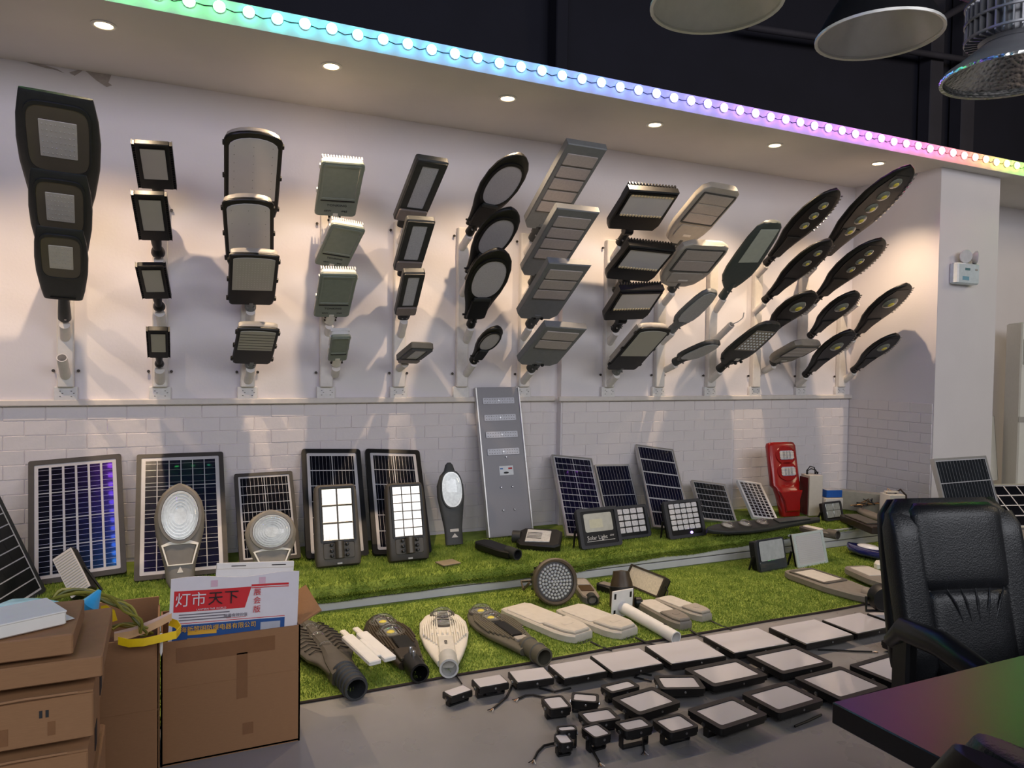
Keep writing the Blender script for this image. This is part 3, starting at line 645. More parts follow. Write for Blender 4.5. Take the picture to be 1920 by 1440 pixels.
WL('I', (1268, 683), (1343, 645), (1292, 655), (1320, 664), h_drop, 'street_lamp', 'thin dark-rimmed leaf lamp on a long white pipe, lowest of its column', mt=DGREY, kind='slender', elev=math.radians(20))
WL('I', (1262, 622), (1338, 548), (1282, 572), (1317, 580), h_drop, 'street_lamp', 'grey slender drop lamp with a full-length grey lens', mt=GREYC, kind='slender')
WL('I', (1262, 547), (1330, 461), (1262, 500), (1357, 497), h_cobra, 'street_lamp', 'pale grey cobra lamp with two lens modules', n=2, mt=LGREY)
WL('I', (1262, 470), (1360, 355), (1293, 395), (1372, 398), h_cobra, 'street_lamp', 'pale grey cobra lamp with three lens modules, topmost of its column', n=3, mt=LGREY)
WL('J', (1352, 695), (1452, 608), (1370, 645), (1417, 657), h_drop, 'street_lamp', 'charcoal drop lamp with a grid of small clear lenses', mt=CHAR, kind='grid')
WL('J', (1358, 558), (1452, 418), (1370, 472), (1425, 482), h_drop, 'street_lamp', 'charcoal drop lamp with one plain pale lens panel', mt=mat('slate_green', (66, 74, 72), .5), kind='panel', elev=math.radians(38))
WL('K', (1452, 685), (1520, 648), (1470, 657), (1490, 675), h_cobra, 'street_lamp', 'small taupe flat lamp on a white pipe', n=3, mt=TAN, elev=math.radians(22))
WL('K', (1437, 630), (1524, 549), (1472, 562), (1512, 582), h_cob, 'street_lamp', 'black single-lens lamp overlapping the tip of a two-lens lamp beneath', n=1)
WL('K', (1437, 565), (1558, 451), (1490, 492), (1537, 500), h_cob, 'street_lamp', 'black long lamp with two round lenses', n=2)
WL('K', (1440, 495), (1571, 357), (1487, 412), (1542, 420), h_cob, 'street_lamp', 'black wide long lamp with three yellow lenses, topmost of its column', n=3)
WL('L', (1513, 705), (1596, 622), (1547, 642), (1580, 657), h_cob, 'street_lamp', 'black plain lamp with one dim lens, lowest of the long lamps column', n=1)
WL('L', (1522, 632), (1605, 549), (1552, 577), (1587, 592), h_cob, 'street_lamp', 'small black lamp with one lens and bright slotted edge', n=1)
WL('L', 3, (1655, 450), (1580, 487), (1625, 507), h_cob, 'street_lamp', 'black long slotted lamp with three lenses', n=3)
WL('L', 4, (1709, 313), (1590, 387), (1640, 415), h_cob, 'street_lamp', 'longest black slotted lamp with five yellow lenses, reaching the soffit', n=5)
WL('M', (1603, 697), (1682, 629), (1635, 650), (1666, 660), h_cob, 'street_lamp', 'black single-lens lamp nearest the column corner, lower of two', n=1)
WL('M', (1602, 635), (1702, 535), (1645, 565), (1682, 582), h_cob, 'street_lamp', 'black single-lens lamp nearest the column corner, upper of two', n=1)
# empty pipe stubs
d33 = V((0, -math.cos(ELEV), math.sin(ELEV)))
pipe_from('A', onplane((120, 664), (CX['A'], WALL-.05, 1.26), V((1, 0, 0))) if False else V((CX['A'], WALL-.2, 1.36)), d33, 0, True)
Bj = V((CX['J'], PIL-.165, LEV[1])); pipe_from('J', Bj, d33, .12, True)
Bm = V((CX['M'], PIL-.165, LEV[2])); pipe_from('M', Bm, d33, .02, True)
E1 = Bj+d33*.12
MB(MX.Translation(-CHAN['J'].location)).tube([tuple(E1), tuple(E1+V((.02, -.05, .02))), tuple(E1+V((.05, -.07, .05))), tuple(E1+V((.04, -.09, .09)))], .004, 6).build('wire_end', WWIRE, CHAN['J'])
# ------------------------------------------------------------------ things on the platform
CELL = mat('solar_cell', (13, 14, 22), .16, var=.25, scale=14, coat=.3)
CELLB = mat('solar_cell_blue', (16, 18, 40), .18, var=.25, scale=14, coat=.3)
CELLG = mat('solar_cell_green', (26, 30, 35), .2, var=.3, scale=10, coat=.3)
BACKS = mat('panel_backsheet', (190, 188, 190), .35, var=.03)
ALU = mat('aluminium_frame', (196, 194, 192), .35, .7, var=.04)
BUS = mat('silver_busbar', (178, 178, 182), .35, .6, var=.05)
UMB = mat('umber_plastic', (62, 58, 54), .5, var=.08)
def lean(bl, br, top, ytop, zb=TIER):
    A, B = onz(bl, zb), onz(br, zb); C = (A+B)/2; T_ = ony(top, ytop); x = V((1, 0, 0)); C.x = lerp(T_.x, C.x, .8); y = (T_-C)
    yn = y.normalized(); z = x.cross(yn).normalized(); x = yn.cross(z); M = frameM(C, x, yn, z); return M, px_w(M, bl, br), y.length
def stand(base, top, tilt, zb=TIER, yawd=0):
    """upright thing standing on a surface: base pixel on it, leaning back by tilt, turned by yaw"""
    B = onz(base, zb); a = math.radians(yawd); x = V((math.cos(a), math.sin(a), 0)); f = V((-math.sin(a), math.cos(a), 0))
    y = V((0, 0, 1))*math.cos(tilt)+f*math.sin(tilt); z = x.cross(y); T_ = onplane(top, B, z); return frameM(B, x, y, z), (T_-B).dot(y)
def px_w(M, p, q):
    B, z = M.translation, M.col[2].to_3d(); Mi = M.inverted(); return abs((Mi @ onplane(q, B, z)).x-(Mi @ onplane(p, B, z)).x)
def solar_panel(t, W, H, fm, cm, nc, nr, fw=.03, margin=.02, gx=.006, gy=.004, bus=3, vbus=False, rad=.012, T=.025):
    MB().frame(rrect(W, H, rad, 3, 0, H/2), rrect(W-2*fw, H-2*fw, rad*.5, 3, 0, H/2), -T, .004).build('panel_frame', fm, t)
    slab(t, 'backsheet', rrect(W-2*fw+.002, H-2*fw+.002, rad*.5, 3, 0, H/2), -T*.6, 0, BACKS, .0005)
    iw, ih = W-2*fw-2*margin, H-2*fw-2*margin; cw, ch = (iw-gx*(nc-1))/nc, (ih-gy*(nr-1))/nr
    me = MB().box((0, 0, 0), (cw, ch, .0016)).mesh('cell', cm, 0); b = MB()
    for i in range(nc):
        for j in range(nr):
            x, y = -iw/2+cw/2+i*(cw+gx), H/2-ih/2+ch/2+j*(ch+gy); inst('cell', me, t, (x, y, .001))
            for k in range(bus):
                if vbus: b.box((x-cw/2+cw*(k+.5)/bus, y, .002), (.0016, ch, .0006))
                else: b.box((x, y-ch/2+ch*(k+.5)/bus, .002), (cw, .0016, .0006))
    if bus: stuff(b.build('busbars', BUS, t, smooth=0))
def panel_at(bl, br, top, ytop, label, fm, cm, nc, nr, zb=TIER, **kw):
    M, W, H = lean(bl, br, top, ytop, zb); t = thing('solar_panel', label, 'solar panel', M); solar_panel(t, W, H, fm, cm, nc, nr, **kw); return t
YW = WALL-.03; YP = PIL-.03
panel_at((58, 1090), (243, 1082), (142, 858), YW, 'grey framed solar panel behind the white flood lamp head, six cell columns', UMB, CELL, 6, 4, fw=.028, margin=.02, gx=.012, gy=.006, bus=5)
panel_at((252, 1085), (430, 1078), (339, 850), YW, 'grey framed solar panel behind the taller round-lens lamp', UMB, CELLB, 6, 4, fw=.026, margin=.022, gx=.005, gy=.005, bus=4)
panel_at((450, 1054), (566, 1050), (494, 886), YW, 'smaller brown framed solar panel behind the shorter round-lens lamp', UMB, CELL, 2, 9, fw=.022, margin=.012, gx=.005, gy=.005, bus=6, vbus=True)
panel_at((572, 1048), (690, 1042), (621, 842), YW, 'black framed solar panel behind the six-reflector lamp', BLACK, CELL, 2, 6, fw=.03, margin=.02, gx=.006, gy=.006, bus=6, vbus=True, rad=.02)
panel_at((696, 1042), (806, 1036), (736, 843), YW, 'black framed solar panel behind the eighteen-reflector lamp', BLACK, CELL, 2, 6, fw=.03, margin=.02, gx=.006, gy=.006, bus=6, vbus=True, rad=.02)
panel_at((1057, 1010), (1136, 1005), (1072, 856), YP, 'silver framed solar panel with many thin rows next to the big grey lamp', ALU, CELLB, 2, 12, fw=.012, margin=.01, gx=.006, gy=.006, bus=4, vbus=True, rad=.003)
panel_at((1140, 990), (1206, 985), (1147, 871), YP, 'small dark blue solar panel behind the lettered flood lamp', ALU, CELLB, 1, 4, fw=.01, margin=.004, gx=.004, gy=.005, bus=11, vbus=True, rad=.003)
panel_at((1219, 995), (1292, 990), (1227, 838), YP, 'tall silver framed solar panel catching purple light', ALU, CELLB, 1, 6, fw=.012, margin=.008, gx=.005, gy=.012, bus=12, vbus=True, rad=.003)
panel_at((1316, 982), (1377, 974), (1328, 904), YP-.12, 'small square silver framed solar panel with six rows', ALU, CELLG, 1, 6, fw=.012, margin=.006, gx=.004, gy=.006, bus=9, vbus=True, rad=.003)
panel_at((1410, 975), (1452, 971), (1404, 903), YP-.1, 'small white solar panel of little dark cells beside the red lamp', WHITE, CELLG, 5, 12, fw=.014, margin=.008, gx=.012, gy=.008, bus=0, rad=.003)
# turned dark panel at the platform end
Bp = onz((86, 1108), TIER); xd = V((.42, .9, .1)).normalized(); yd = V((-.36, .12, .93)).normalized(); zd = xd.cross(yd).normalized(); yd = zd.cross(xd)
t = thing('solar_panel', 'dark solar panel turned sideways at the platform end beside the cartons', 'solar panel', frameM(Bp-xd*.2, xd, yd, zd))
solar_panel(t, .40, .66, CHAR, mat('solar_cell_black', (17, 20, 20), .25, var=.2), 4, 10, fw=.02, margin=.01, gx=.002, gy=.006, bus=0)
# panel leaning on the column front and those beyond it
W, H = .56, .797; M = axes((5.0, 3.13, .0), (0, .24, .76), (1, 0, 0))
t = thing('solar_panel', 'large dark solar panel with fine vertical lines standing behind the chair before the blue-grey column', 'solar panel', M); solar_panel(t, W, H, ALU, CELLG, 1, 5, fw=.014, margin=.008, gy=.006, bus=16, vbus=True, rad=.003); MB().tube([(0, H*.8, -.03), (0, H*.12, -.3)], .012, 8).build('rear_prop', ALU, t)
def far_panel(c, W, H, tilt, yaw, label, nc, nr):
    M = rotz(c, math.radians(yaw)) @ MX.Rotation(math.radians(tilt), 4, 'X'); t = thing('solar_panel', label, 'solar panel', M)
    solar_panel(t, W, H, ALU, CELL, nc, nr, fw=.014, margin=.008, gx=.012, gy=.012, bus=0, rad=.003)
far_panel(onz((1912, 1002), .2)+V((.36, .1, .0)), .5, .42, 40, -15, 'silver framed solar panel with wide cell gaps lying back in the far area', 4, 4)
far_panel(onz((1925, 938), .2)+V((.3, -.5, 0)), .5, .35, 35, -12, 'white framed solar panel in front of the air conditioner', 3, 3)
# --- solar street lamps leaning on the panels
def h_round(t, L, W, mt):
    T = .07
    P = [(0, .2*W), (.06*L, .27*W), (.2*L, .3*W), (.35*L, .38*W), (.52*L, .47*W), (.68*L, .5*W), (.82*L, .44*W), (.91*L, .335*W), (.965*L, .21*W), (.99*L, .11*W), (L, .03*W)]
    MB().body([(y, w_, -T*(.5+.5*w_/W), .012) for y, w_ in P], 26, 2.8).build('housing', mt, t)
    MB().frame(ell(.42*W, .275*L, 32, 0, .68*L), ell(.37*W, .245*L, 32, 0, .68*L), .004, .026).build('lens_rim', mt, t)
    MB().rings([[(*p, .024) for p in ell(.36*W, .24*L, 28, 0, .68*L)], [(*p, .018) for p in ell(.25*W, .165*L, 28, 0, .68*L)], [(*p, .004) for p in ell(.2*W, .13*L, 28, 0, .68*L)]]).build('reflector', REFL, t)
    b = MB()
    for k in range(5): f = .92-.13*k; b.frame(ell(.36*W*f, .24*L*f, 28, 0, .68*L), ell(.35*W*f, .232*L*f, 28, 0, .68*L), .02, .028)
    stuff(b.build('lens_rings', mat('lens_ring', (206, 208, 206), .15, .4), t))
    MB().dome((0, .68*L, .022), .355*W, .238*L, .03, 28, 6).build('lens', LENSG, t)
    MB().frame(half([(.2*L, .24*W), (.3*L, .3*W), (.4*L, .36*W), (.43*L, .2*W)]), half([(.21*L, .22*W), (.3*L, .27*W), (.385*L, .32*W), (.4*L, .18*W)]), .008, .018).build('neck_trim', CREAM if mt is not TAN else BRONZ, t)
    MB().prism([(-.06*W, .13*L), (.06*W, .13*L), (0, .19*L)], .011, .0135).build('warning_label', LEDPL, t)
    bm = MB().lathe([(.004, 0), (.004, .004)], 8).mesh('screw', BOLT); each(t, 'screw', bm, [(s_*.34*W, y*L, .008) for s_ in (-1, 1) for y in (.3, .38)])
M, H = stand((338, 1100), (338, 907), math.radians(20)); t = thing('street_lamp', 'bronze-grey lamp with large round glass lens behind the newspaper', 'street lamp', M); h_round(t, H, px_w(M, (289, 985), (386, 980)), mat('bronze_light', (108, 103, 95), .45))
M, H = stand((512, 1085), (494, 957), math.radians(20)); t = thing('street_lamp', 'shorter taupe lamp with glowing round glass lens', 'street lamp', M); h_round(t, H, px_w(M, (446, 1020), (545, 1018)), mat('taupe_light', (128, 122, 112), .45))
def h_reflect(t, L, W, nc, nr):
    T = .06
    MB().body([(0, .44*W, -T, 0), (.02*L, .48*W, -T, .02), (.1*L, .5*W, -T, .026), (.9*L, .47*W, -T, .02), (.98*L, .44*W, -T, .012), (L, .4*W, -T*.8, 0)], 24, 6).build('housing', BRONZ if nc < 3 else mat('bronze_dark', (62, 58, 52), .4), t)
    y0, y1 = .31*L, .95*L
    MB().frame(rrect(W*.78, y1-y0+.02, .012, 3, 0, (y0+y1)/2), rrect(W*.7, y1-y0, .01, 3, 0, (y0+y1)/2), .012, .03).build('bezel', BLACK, t)
    cw, ch = W*.69/nc, (y1-y0)/nr
    b = MB(); hw, hh = cw*.48, ch*.48
    rr = [[(-hw, -hh, .0), (hw, -hh, 0), (hw, hh, 0), (-hw, hh, 0)], [(-hw*.97, -hh*.97, .002), (hw*.97, -hh*.97, .002), (hw*.97, hh*.97, .002), (-hw*.97, hh*.97, .002)], [(-hw*.6, -hh*.5, -.014), (hw*.6, -hh*.5, -.014), (hw*.6, hh*.6, -.014), (-hw*.6, hh*.6, -.014)]]
    me = b.rings(rr).mesh('reflector_cup', mat('cup_chrome', (200, 196, 190), .24, .8, var=.1, scale=70), 20)
    for i in range(nc):
        for j in range(nr): inst('reflector_cup', me, t, (-W*.345+cw*(i+.5), y0+ch*(j+.5), .027))
    slab(t, 'driver_recess', rrect(W*.7, .2*L, .012, 3, 0, .19*L), .014, .028, mat('bronze_mid', (72, 68, 61), .45), .004)
    MB().tube([(0, .1*L, .04), (0, .3*L, .04)], .026, 14).build('pipe_clamp', mat('clamp_bronze', (88, 83, 75), .35, .4), t)
    bm = MB().lathe([(.01, -.006), (.01, .008), (.006, .012)], 8).mesh('clamp_bolt', BLACKP); each(t, 'clamp_bolt', bm, [(s_*.045, y*L, .036) for s_ in (-1, 1) for y in (.13, .19, .26)])
    slab(t, 'rating_label', rrect(.11*W, .02*L, .002, 2, 0, .035*L), .019, .0265, LEDPL, .0005)
M, H = stand((636, 1062), (620, 909), math.radians(16)); t = thing('street_lamp', 'bronze rectangular lamp with six large chrome reflectors', 'street lamp', M); h_reflect(t, H, px_w(M, (582, 985), (667, 980)), 2, 3)
M, H = stand((768, 1052), (745, 906), math.radians(16)); t = thing('street_lamp', 'bronze rectangular lamp with eighteen small chrome reflectors', 'street lamp', M); h_reflect(t, H, px_w(M, (722, 980), (798, 975)), 3, 6)
M, H = stand((853, 1021), (848, 867), math.radians(14)); W = px_w(M, (824, 922), (874, 920)); t = thing('street_lamp', 'dark grey teardrop lamp with long clear oval lens beside the big grey lamp', 'street lamp', M)
MB().body([(0, .32*W, -.03, .01), (.2*H, .33*W, -.035, .012), (.4*H, .42*W, -.04, .014), (.58*H, .5*W, -.045, .016), (.72*H, .49*W, -.045, .016), (.84*H, .36*W, -.04, .014), (.9*H, .2*W, -.03, .01), (.97*H, .14*W, -.02, .006), (H, .06*W, -.01, 0)], 24, 2.6).build('housing', DGREY, t)
MB().frame(ell(.41*W, .235*H, 28, 0, .665*H, 2.4), ell(.37*W, .215*H, 28, 0, .665*H, 2.4), .01, .024).build('lens_rim', DGREY, t)
MB().rings([[(*p, .022) for p in ell(.37*W, .215*H, 28, 0, .665*H, 2.4)], [(*p, .008) for p in ell(.16*W, .1*H, 28, 0, .66*H, 2.4)]]).build('reflector', REFL, t)
MB().dome((0, .665*H, .02), .365*W, .212*H, .012, 26, 4).build('lens', LENSG, t)
slab(t, 'rating_label', rrect(.32*W, .035*H, .002, 2, 0, .17*H), .0105, .0125, LEDPL, .0005); MB().prism([(-.12*W, .085*H), (.12*W, .085*H), (0, .135*H)], .009, .0125).build('warning_label', LEDPL, t)
# --- big all-in-one lamp
M, W, H = lean((918, 1008), (1000, 1001), (932, 726), YW)
t = thing('street_lamp', 'tall grey all-in-one solar lamp plate with four diode bars and a white card', 'street lamp', M)
slab(t, 'plate', rrect(W, H, .004, 2, 0, H/2), -.03, 0, mat('plate_grey', (122, 120, 124), .4, .3, var=.03, scale=200), .002)
for s_ in (-1, 1): MB().box((s_*W/2, H/2, -.012), (.014, H, .04), .003).build('edge_rail', ALU, t)
for k in range(4):
    b = slab(t, 'diode_bar', rrect(W*.74, H*.043, .006, 3, 0, H*(.905-.116*k)), -.001, .006, mat('bar_lens', (176, 176, 186), .2, var=.1, scale=90), .001)
    dots(b, 'diodes', DOT, -W*.32, W*.32, H*(.895-.116*k), H*(.915-.116*k), 12, 2, .0068, .006, .004, .001); MB().lathe([(.006, .006), (.005, .008)], 8, C=(0, H*(.905-.116*k), 0)).build('screw', STEEL, b)
cd_ = slab(t, 'label_card', rrect(W*.32, H*.062, .002, 2, .03*W, H*.43), 0, .0015, mat('card_white', (226, 228, 232), .5), .0003)
MB().prism(ell(.02, .007, 16, .02*W, H*.415), .001, .0022).build('logo_oval', INK, cd_); MB().box((.12*W, H*.443, .0018), (.03, .012, .001)).build('red_mark', mat('red_mark', (176, 40, 50), .5), cd_)
MB().box((-.08*W, H*.443, .0018), (.022, .008, .001)).build('blue_mark', mat('blue_mark', (70, 120, 190), .5), cd_)
bm = MB().lathe([(.007, 0), (.007, .006), (.004, .008)], 8).mesh('hex_bolt', STEEL); each(t, 'hex_bolt', bm, [(s_*.13*W, H*f, 0) for s_ in (-1, 1) for f in (.32, .17)]+[(.05*W, H*.52, 0)])
# --- flood lamps: local y up the face, z out of the face
def flood(t, W, H, kind, T=.05, foot=0):
    bl = BLACK
    if kind == 'slim':
        slab(t, 'housing', rrect(W, H, .006, 2, 0, H/2), -T, 0, bl, .003); slab(t, 'diffuser', rrect(W*.965, H*.955, .004, 2, 0, H/2), -.001, .0018, DIFFL, .0006)
        for s_ in (-1, 1): MB().box((s_*W*.33, .035*H, .0022), (W*.14, .012*H, .0004)).build('print', DIFF, t)
    elif kind == 'frame':
        slab(t, 'housing', rrect(W*.94, H*.94, .01, 2, 0, H/2), -T, -.01, bl, .004)
        MB().frame(rrect(W, H, .016, 3, 0, H/2), rrect(W*.8, H*.8, .01, 3, 0, H/2), -.016, .004).build('bezel', bl, t)
        slab(t, 'glass', rrect(W*.8, H*.8, .01, 3, 0, H/2), -.006, .0, DIFFL, .0006)
    elif kind in ('grid', 'one', 'quad'):
        slab(t, 'housing', rrect(W*.92, H*.92, .012, 2, 0, H/2), -T, -.008, bl, .004)
        MB().frame(rrect(W, H, .018, 3, 0, H/2), rrect(W*.84, H*.84, .01, 3, 0, H/2), -.014, .006).build('bezel', mat('slate_bezel', (48, 50, 56), .45), t)
        slab(t, 'inner_plate', rrect(W*.84, H*.84, .01, 3, 0, H/2), -.008, 0, BLACKP, .0006)
    return t
def bracket(t, W, H, m=None):
    MB().tube([(-W*.52, H*.5, -.03), (-W*.52, .0, -.09), (W*.52, .0, -.09), (W*.52, H*.5, -.03)], .008, 6).build('bracket', m or BLACK, t)
def put_flood(bl, br, top, tilt, zb, kind, label, yaw=0, name='flood_lamp', T=.05):
    base = ((bl[0]+br[0])/2, (bl[1]+br[1])/2); M, H = stand(base, top, math.radians(tilt), zb, yaw)
    A, B = onz(bl, zb), onz(br, zb); W = px_w(M, bl, br); t = thing(name, label, 'flood lamp', M); flood(t, W, H, kind, T); return t, W, H
t, W, H = put_flood((1091, 1030), (1168, 1022), (1113, 952), 18, TIER, 'one', 'black solar flood lamp lettered Solar Light with one silver reflector', 4)
MB().rings([[(*p, .001) for p in rrect(W*.68, H*.46, .012, 3, 0, H*.63)], [(*p, -.006) for p in rrect(W*.3, H*.2, .006, 3, -.06*W, H*.6)]]).build('reflector', mat('brushed_reflector', (196, 196, 186), .3, .5, var=.08), t); slab(t, 'led_board', rrect(W*.32, H*.22, .003, 2, -.06*W, H*.6), -.005, .0012, mat('led_board_pale', (190, 190, 170), .5), .0004)
text_mesh('Solar Light', W*.115, INKW, t, MX.Translation(V((-.08*W, H*.25, .0012)))); MB().box((.0, H*.17, .0012), (W*.68, .003, .001)).build('print_line', INKW, t); text_mesh('60W', W*.05, INKW, t, MX.Translation(V((.28*W, H*.27, .0012)))); bracket(t, W, H)
def lens_grid(t, W, H, nx, ny, y0=.16, y1=.92, wx=.78):
    cw, ch = W*wx/nx, H*(y1-y0)/ny; me = MB().prism(rrect(cw*.86, ch*.82, .004, 2), 0, .006, .002).mesh('lens_cell', mat('lens_white', (206, 206, 210), .25, var=.15, scale=120))
    for i in range(nx):
        for j in range(ny): inst('lens_cell', me, t, (-W*wx/2+cw*(i+.5), H*y0+ch*(j+.5), 0))
t, W, H = put_flood((1155, 1012), (1222, 1006), (1176, 948), 18, TIER, 'grid', 'black flood lamp with sixteen square lenses', 4); lens_grid(t, W, H, 4, 4); bracket(t, W, H)
t, W, H = put_flood((1256, 1012), (1325, 1003), (1270, 938), 18, TIER, 'grid', 'black flood lamp with twenty-five square lenses and a lit blue indicator', 4); lens_grid(t, W, H, 5, 5, .2, .92); bracket(t, W, H)
MB().dome((.12*W, .12*H, .0), .012, .009, .006, 12, 3).build('indicator', mat('blue_indicator', (200, 190, 255), .4, var=0, emit=(150, 110, 255), es=12), t)
t, W, H = put_flood((1549, 978), (1582, 973), (1560, 940), 14, TIER, 'quad', 'small black flood lamp with greenish reflector beside the white boxes', 4)
b = 0
for i in range(2):
    for j in range(2): slab(t, 'reflector_cup', rrect(W*.38, H*.36, .004, 2, W*.2*(2*i-1), H*(.34+.38*j)), 0, .004, mat('mint_reflector', (196, 202, 199), .2, .5, var=.15, scale=60), .001)
bracket(t, W, H)
# --- low tier standing floods
t, W, H = put_flood((1424, 1072), (1476, 1066), (1440, 1010), 12, .012, 'one', 'flood lamp with mirror reflector and glass lower half on the lower turf', 6, T=.07)
MB().rings([[(*p, .012) for p in rrect(W*.86, H*.62, .012, 3, 0, H*.64)], [(*p, .0) for p in rrect(W*.4, H*.3, .006, 3, -.1*W, H*.62)]]).build('reflector', mat('mint_mirror', (212, 215, 214), .15, .35, var=.1), t); slab(t, 'led_board', rrect(W*.4, H*.3, .004, 2, -.1*W, H*.62), 0, .004, mat('board_sage', (150, 158, 140), .5), .001)
slab(t, 'glass', rrect(W*.96, H*.3, .01, 3, 0, H*.18), .006, .014, mat('tinted_glass', (60, 66, 68), .08, coat=1), .002); bracket(t, W, H)
t, W, H = put_flood((1497, 1062), (1551, 1056), (1512, 999), 14, .012, 'slim', 'white ribbed flood panel in a clear frame leaning on the step', 6, T=.03)
b = MB()
for k in range(14): b.box((0, H*(.14+.058*k), .003), (W*.86, .004, .002))
stuff(b.build('lens_ribs', DIFFL, t, smooth=0)); MB().frame(rrect(W*1.06, H*1.05, .008, 3, 0, H/2), rrect(W*.9, H*.9, .008, 3, 0, H/2), -.004, .006).build('clear_frame', mat('clear_frame', (196, 204, 200), .15, var=.05), t); bracket(t, W, H)
# white ribbed flood head at the platform end
A_, B_ = ony((115, 1036), 4.36), ony((153, 1112), 4.2); yv = A_-B_; Lh = yv.length; xv = ony((127, 1026), 4.34)-ony((103, 1046), 4.34); M = axes(B_, yv, xv)
t = thing('flood_lamp', 'white ribbed flood lamp head in front of the grey framed panel by the cartons', 'flood lamp', M)
flood(t, .105, Lh, 'slim', .06); dots(t, 'lens_ribs', DIFF, 0, 0, .02, Lh-.02, 1, 16, .003, .09, .005, .003); bracket(t, .105, Lh)
# ------------------------------------------------------------------ lamps lying on the turf
def lying(sock, tip, z=.05, roll=0):
    """lamp lying face up: socket and tip pixels on a level plane"""
    A, B = onz(sock, z), onz(tip, z); y = B-A; L = y.length; y.normalize(); x = y.cross(V((0, 0, 1))); M = frameM(A, x, y, V((0, 0, 1))) @ MX.Rotation(roll, 4, 'Y'); return M, L
def lie(sock, tip, W, label, name='street_lamp', z=.05, roll=0):
    M, L = lying(sock, tip, z, roll); return thing(name, label, 'street lamp', M), L, W
def plain_body(t, L, W, P, mt, T=.05, e=3): MB().body([(y*L, w_*W, -T*(.75+.25*w_), 0) for y, w_ in P], 24, e).build('housing', mt, t)
OV = [(.16, .26), (.3, .34), (.48, .46), (.64, .5), (.8, .45), (.92, .3), (.98, .14), (1, .04)]
def big_collar(t, L, r, mt, y1=.2, z=-.012, rings_=0):
    MB().lathe([(r*.8, -.004), (r, -.004), (r, y1*L), (r*.8, y1*L)], 20, ax='y', C=(0, 0, z), caps=False).build('collar', mt, t)
    MB().lathe([(.0005, y1*L*.95), (r*.8, y1*L*.95), (r*.8, -.003)], 20, ax='y', C=(0, 0, z), caps=False).build('socket_bore', mt, t)
    for k in range(rings_): MB().lathe([(r*.98, 0), (r*1.12, .003), (r*1.12, .009), (r*.98, .012)], 20, ax='y', C=(0, (k+.6)*y1*L/rings_, z), caps=False).build('collar_ring', mt, t)
def domes(t, L, W, ys, rx, ry, chip=True, xs=(0,)):
    for y in ys:
        for x in xs:
            MB().frame(ell(rx*1.15, ry*1.15, 24, x, y*L), ell(rx*.95, ry*.95, 24, x, y*L), -.002, .008).build('lens_rim', BRONZ, t)
            rf = MB().rings([[(*p, .006) for p in ell(rx, ry, 20, x, y*L)], [(*p, .003) for p in ell(rx*.5, ry*.5, 20, x, y*L)]]).build('reflector', REFL, t)
            if chip: MB().dome((x, y*L, .004), rx*.35, ry*.35, .01, 12, 3).build('led_chip', CHIP, t)
            MB().dome((x, y*L, .006), rx, ry, min(rx, ry)*.75, 22, 6).build('lens', LENSG, t)
def ribs(t, L, W, mt, n=6, y0=.5, y1=.95, x0=.14, x1=.42):
    b = MB()
    for s_ in (-1, 1):
        for k in range(n):
            f = k/(n-1); x = lerp(x0, x1, f); ye = lerp(y1, .75, f); b.tube([(s_*x*W, lerp(.3, y0, f)*L, .002), (s_*x*W*1.02, (y0+ye)/2*L, .005), (s_*x*W*.9, ye*L, .002)], .005, 5)
    return stuff(b.build('cooling_ribs', mt, t))
t, L, W = lie((668, 1282), (566, 1158), .25, 'leaf-veined bronze lamp with three small lenses and a ribbed black collar', z=.07)
plain_body(t, L, W, [(.2, .24), (.34, .3), (.42, .42), (.6, .5), (.78, .42), (.92, .2), (1, .03)], BRONZ, .045)
MB().body([(.16*L, .24*W, -.06, .01), (.3*L, .22*W, -.06, .02), (.44*L, .14*W, -.05, .02), (.9*L, .1*W, -.03, .01)], 8, 4).build('spine', BRONZ, t)
big_collar(t, L, .048, mat('collar_slate', (54, 56, 58), .45), .2, -.02, 5); domes(t, L, W, (.5, .66, .8), .034, .03, False)
b = MB()
for s_ in (-1, 1):
    for k in range(9): y = .43+.05*k; e_ = .43*(1-((y-.6)/.42)**2); b.tube([(s_*.1*W, y*L, .004), (s_*(.05+e_*.5)*W, (y+.035)*L, .006), (s_*e_*W, (y+.012)*L, .0)], .0035, 5)
stuff(b.build('leaf_veins', mat('vein_dark', (52, 46, 38), .5), t))
t, L, W = lie((787, 1257), (705, 1152), .225, 'black-bronze ribbed lamp with two domed lenses next to the white lamp', z=.06); plain_body(t, L, W, OV, mat('bronze_black', (52, 44, 34), .4), .05); ribs(t, L, W, mat('bronze_rib', (70, 60, 48), .4)); domes(t, L, W, (.62, .82), .06, .055)
slab(t, 'driver_cover', rrect(.34*W, .2*L, .008, 2, .02, .42*L), -.002, .012, BLACK, .003); slab(t, 'driver_box', rrect(.44*W, .16*L, .01, 2, 0, .24*L), -.002, .014, mat('bronze_black', (52, 44, 34), .4), .003); big_collar(t, L, .042, BLACK, .18)
bm = MB().lathe([(.009, 0), (.009, .03), (.006, .034)], 8).mesh('clamp_bolt', STEEL); each(t, 'clamp_bolt', bm, [(.0, .12*L, .02), (.0, .18*L, .02)])
t, L, W = lie((842, 1248), (828, 1144), .24, 'cream white oval lamp with two lenses', z=.06); plain_body(t, L, W, [(.1, .2), (.22, .3), (.4, .42), (.6, .5), (.8, .49), (.92, .38), (.98, .2), (1, .06)], CREAM, .05); ribs(t, L, W, CREAM, 7, .5, .95); domes(t, L, W, (.72, .9), .055, .045, False)
b = MB()
for k in range(6): b.box((lerp(-.06, .06, k/5), .54*L, .006), (.008, .07*L, .01))
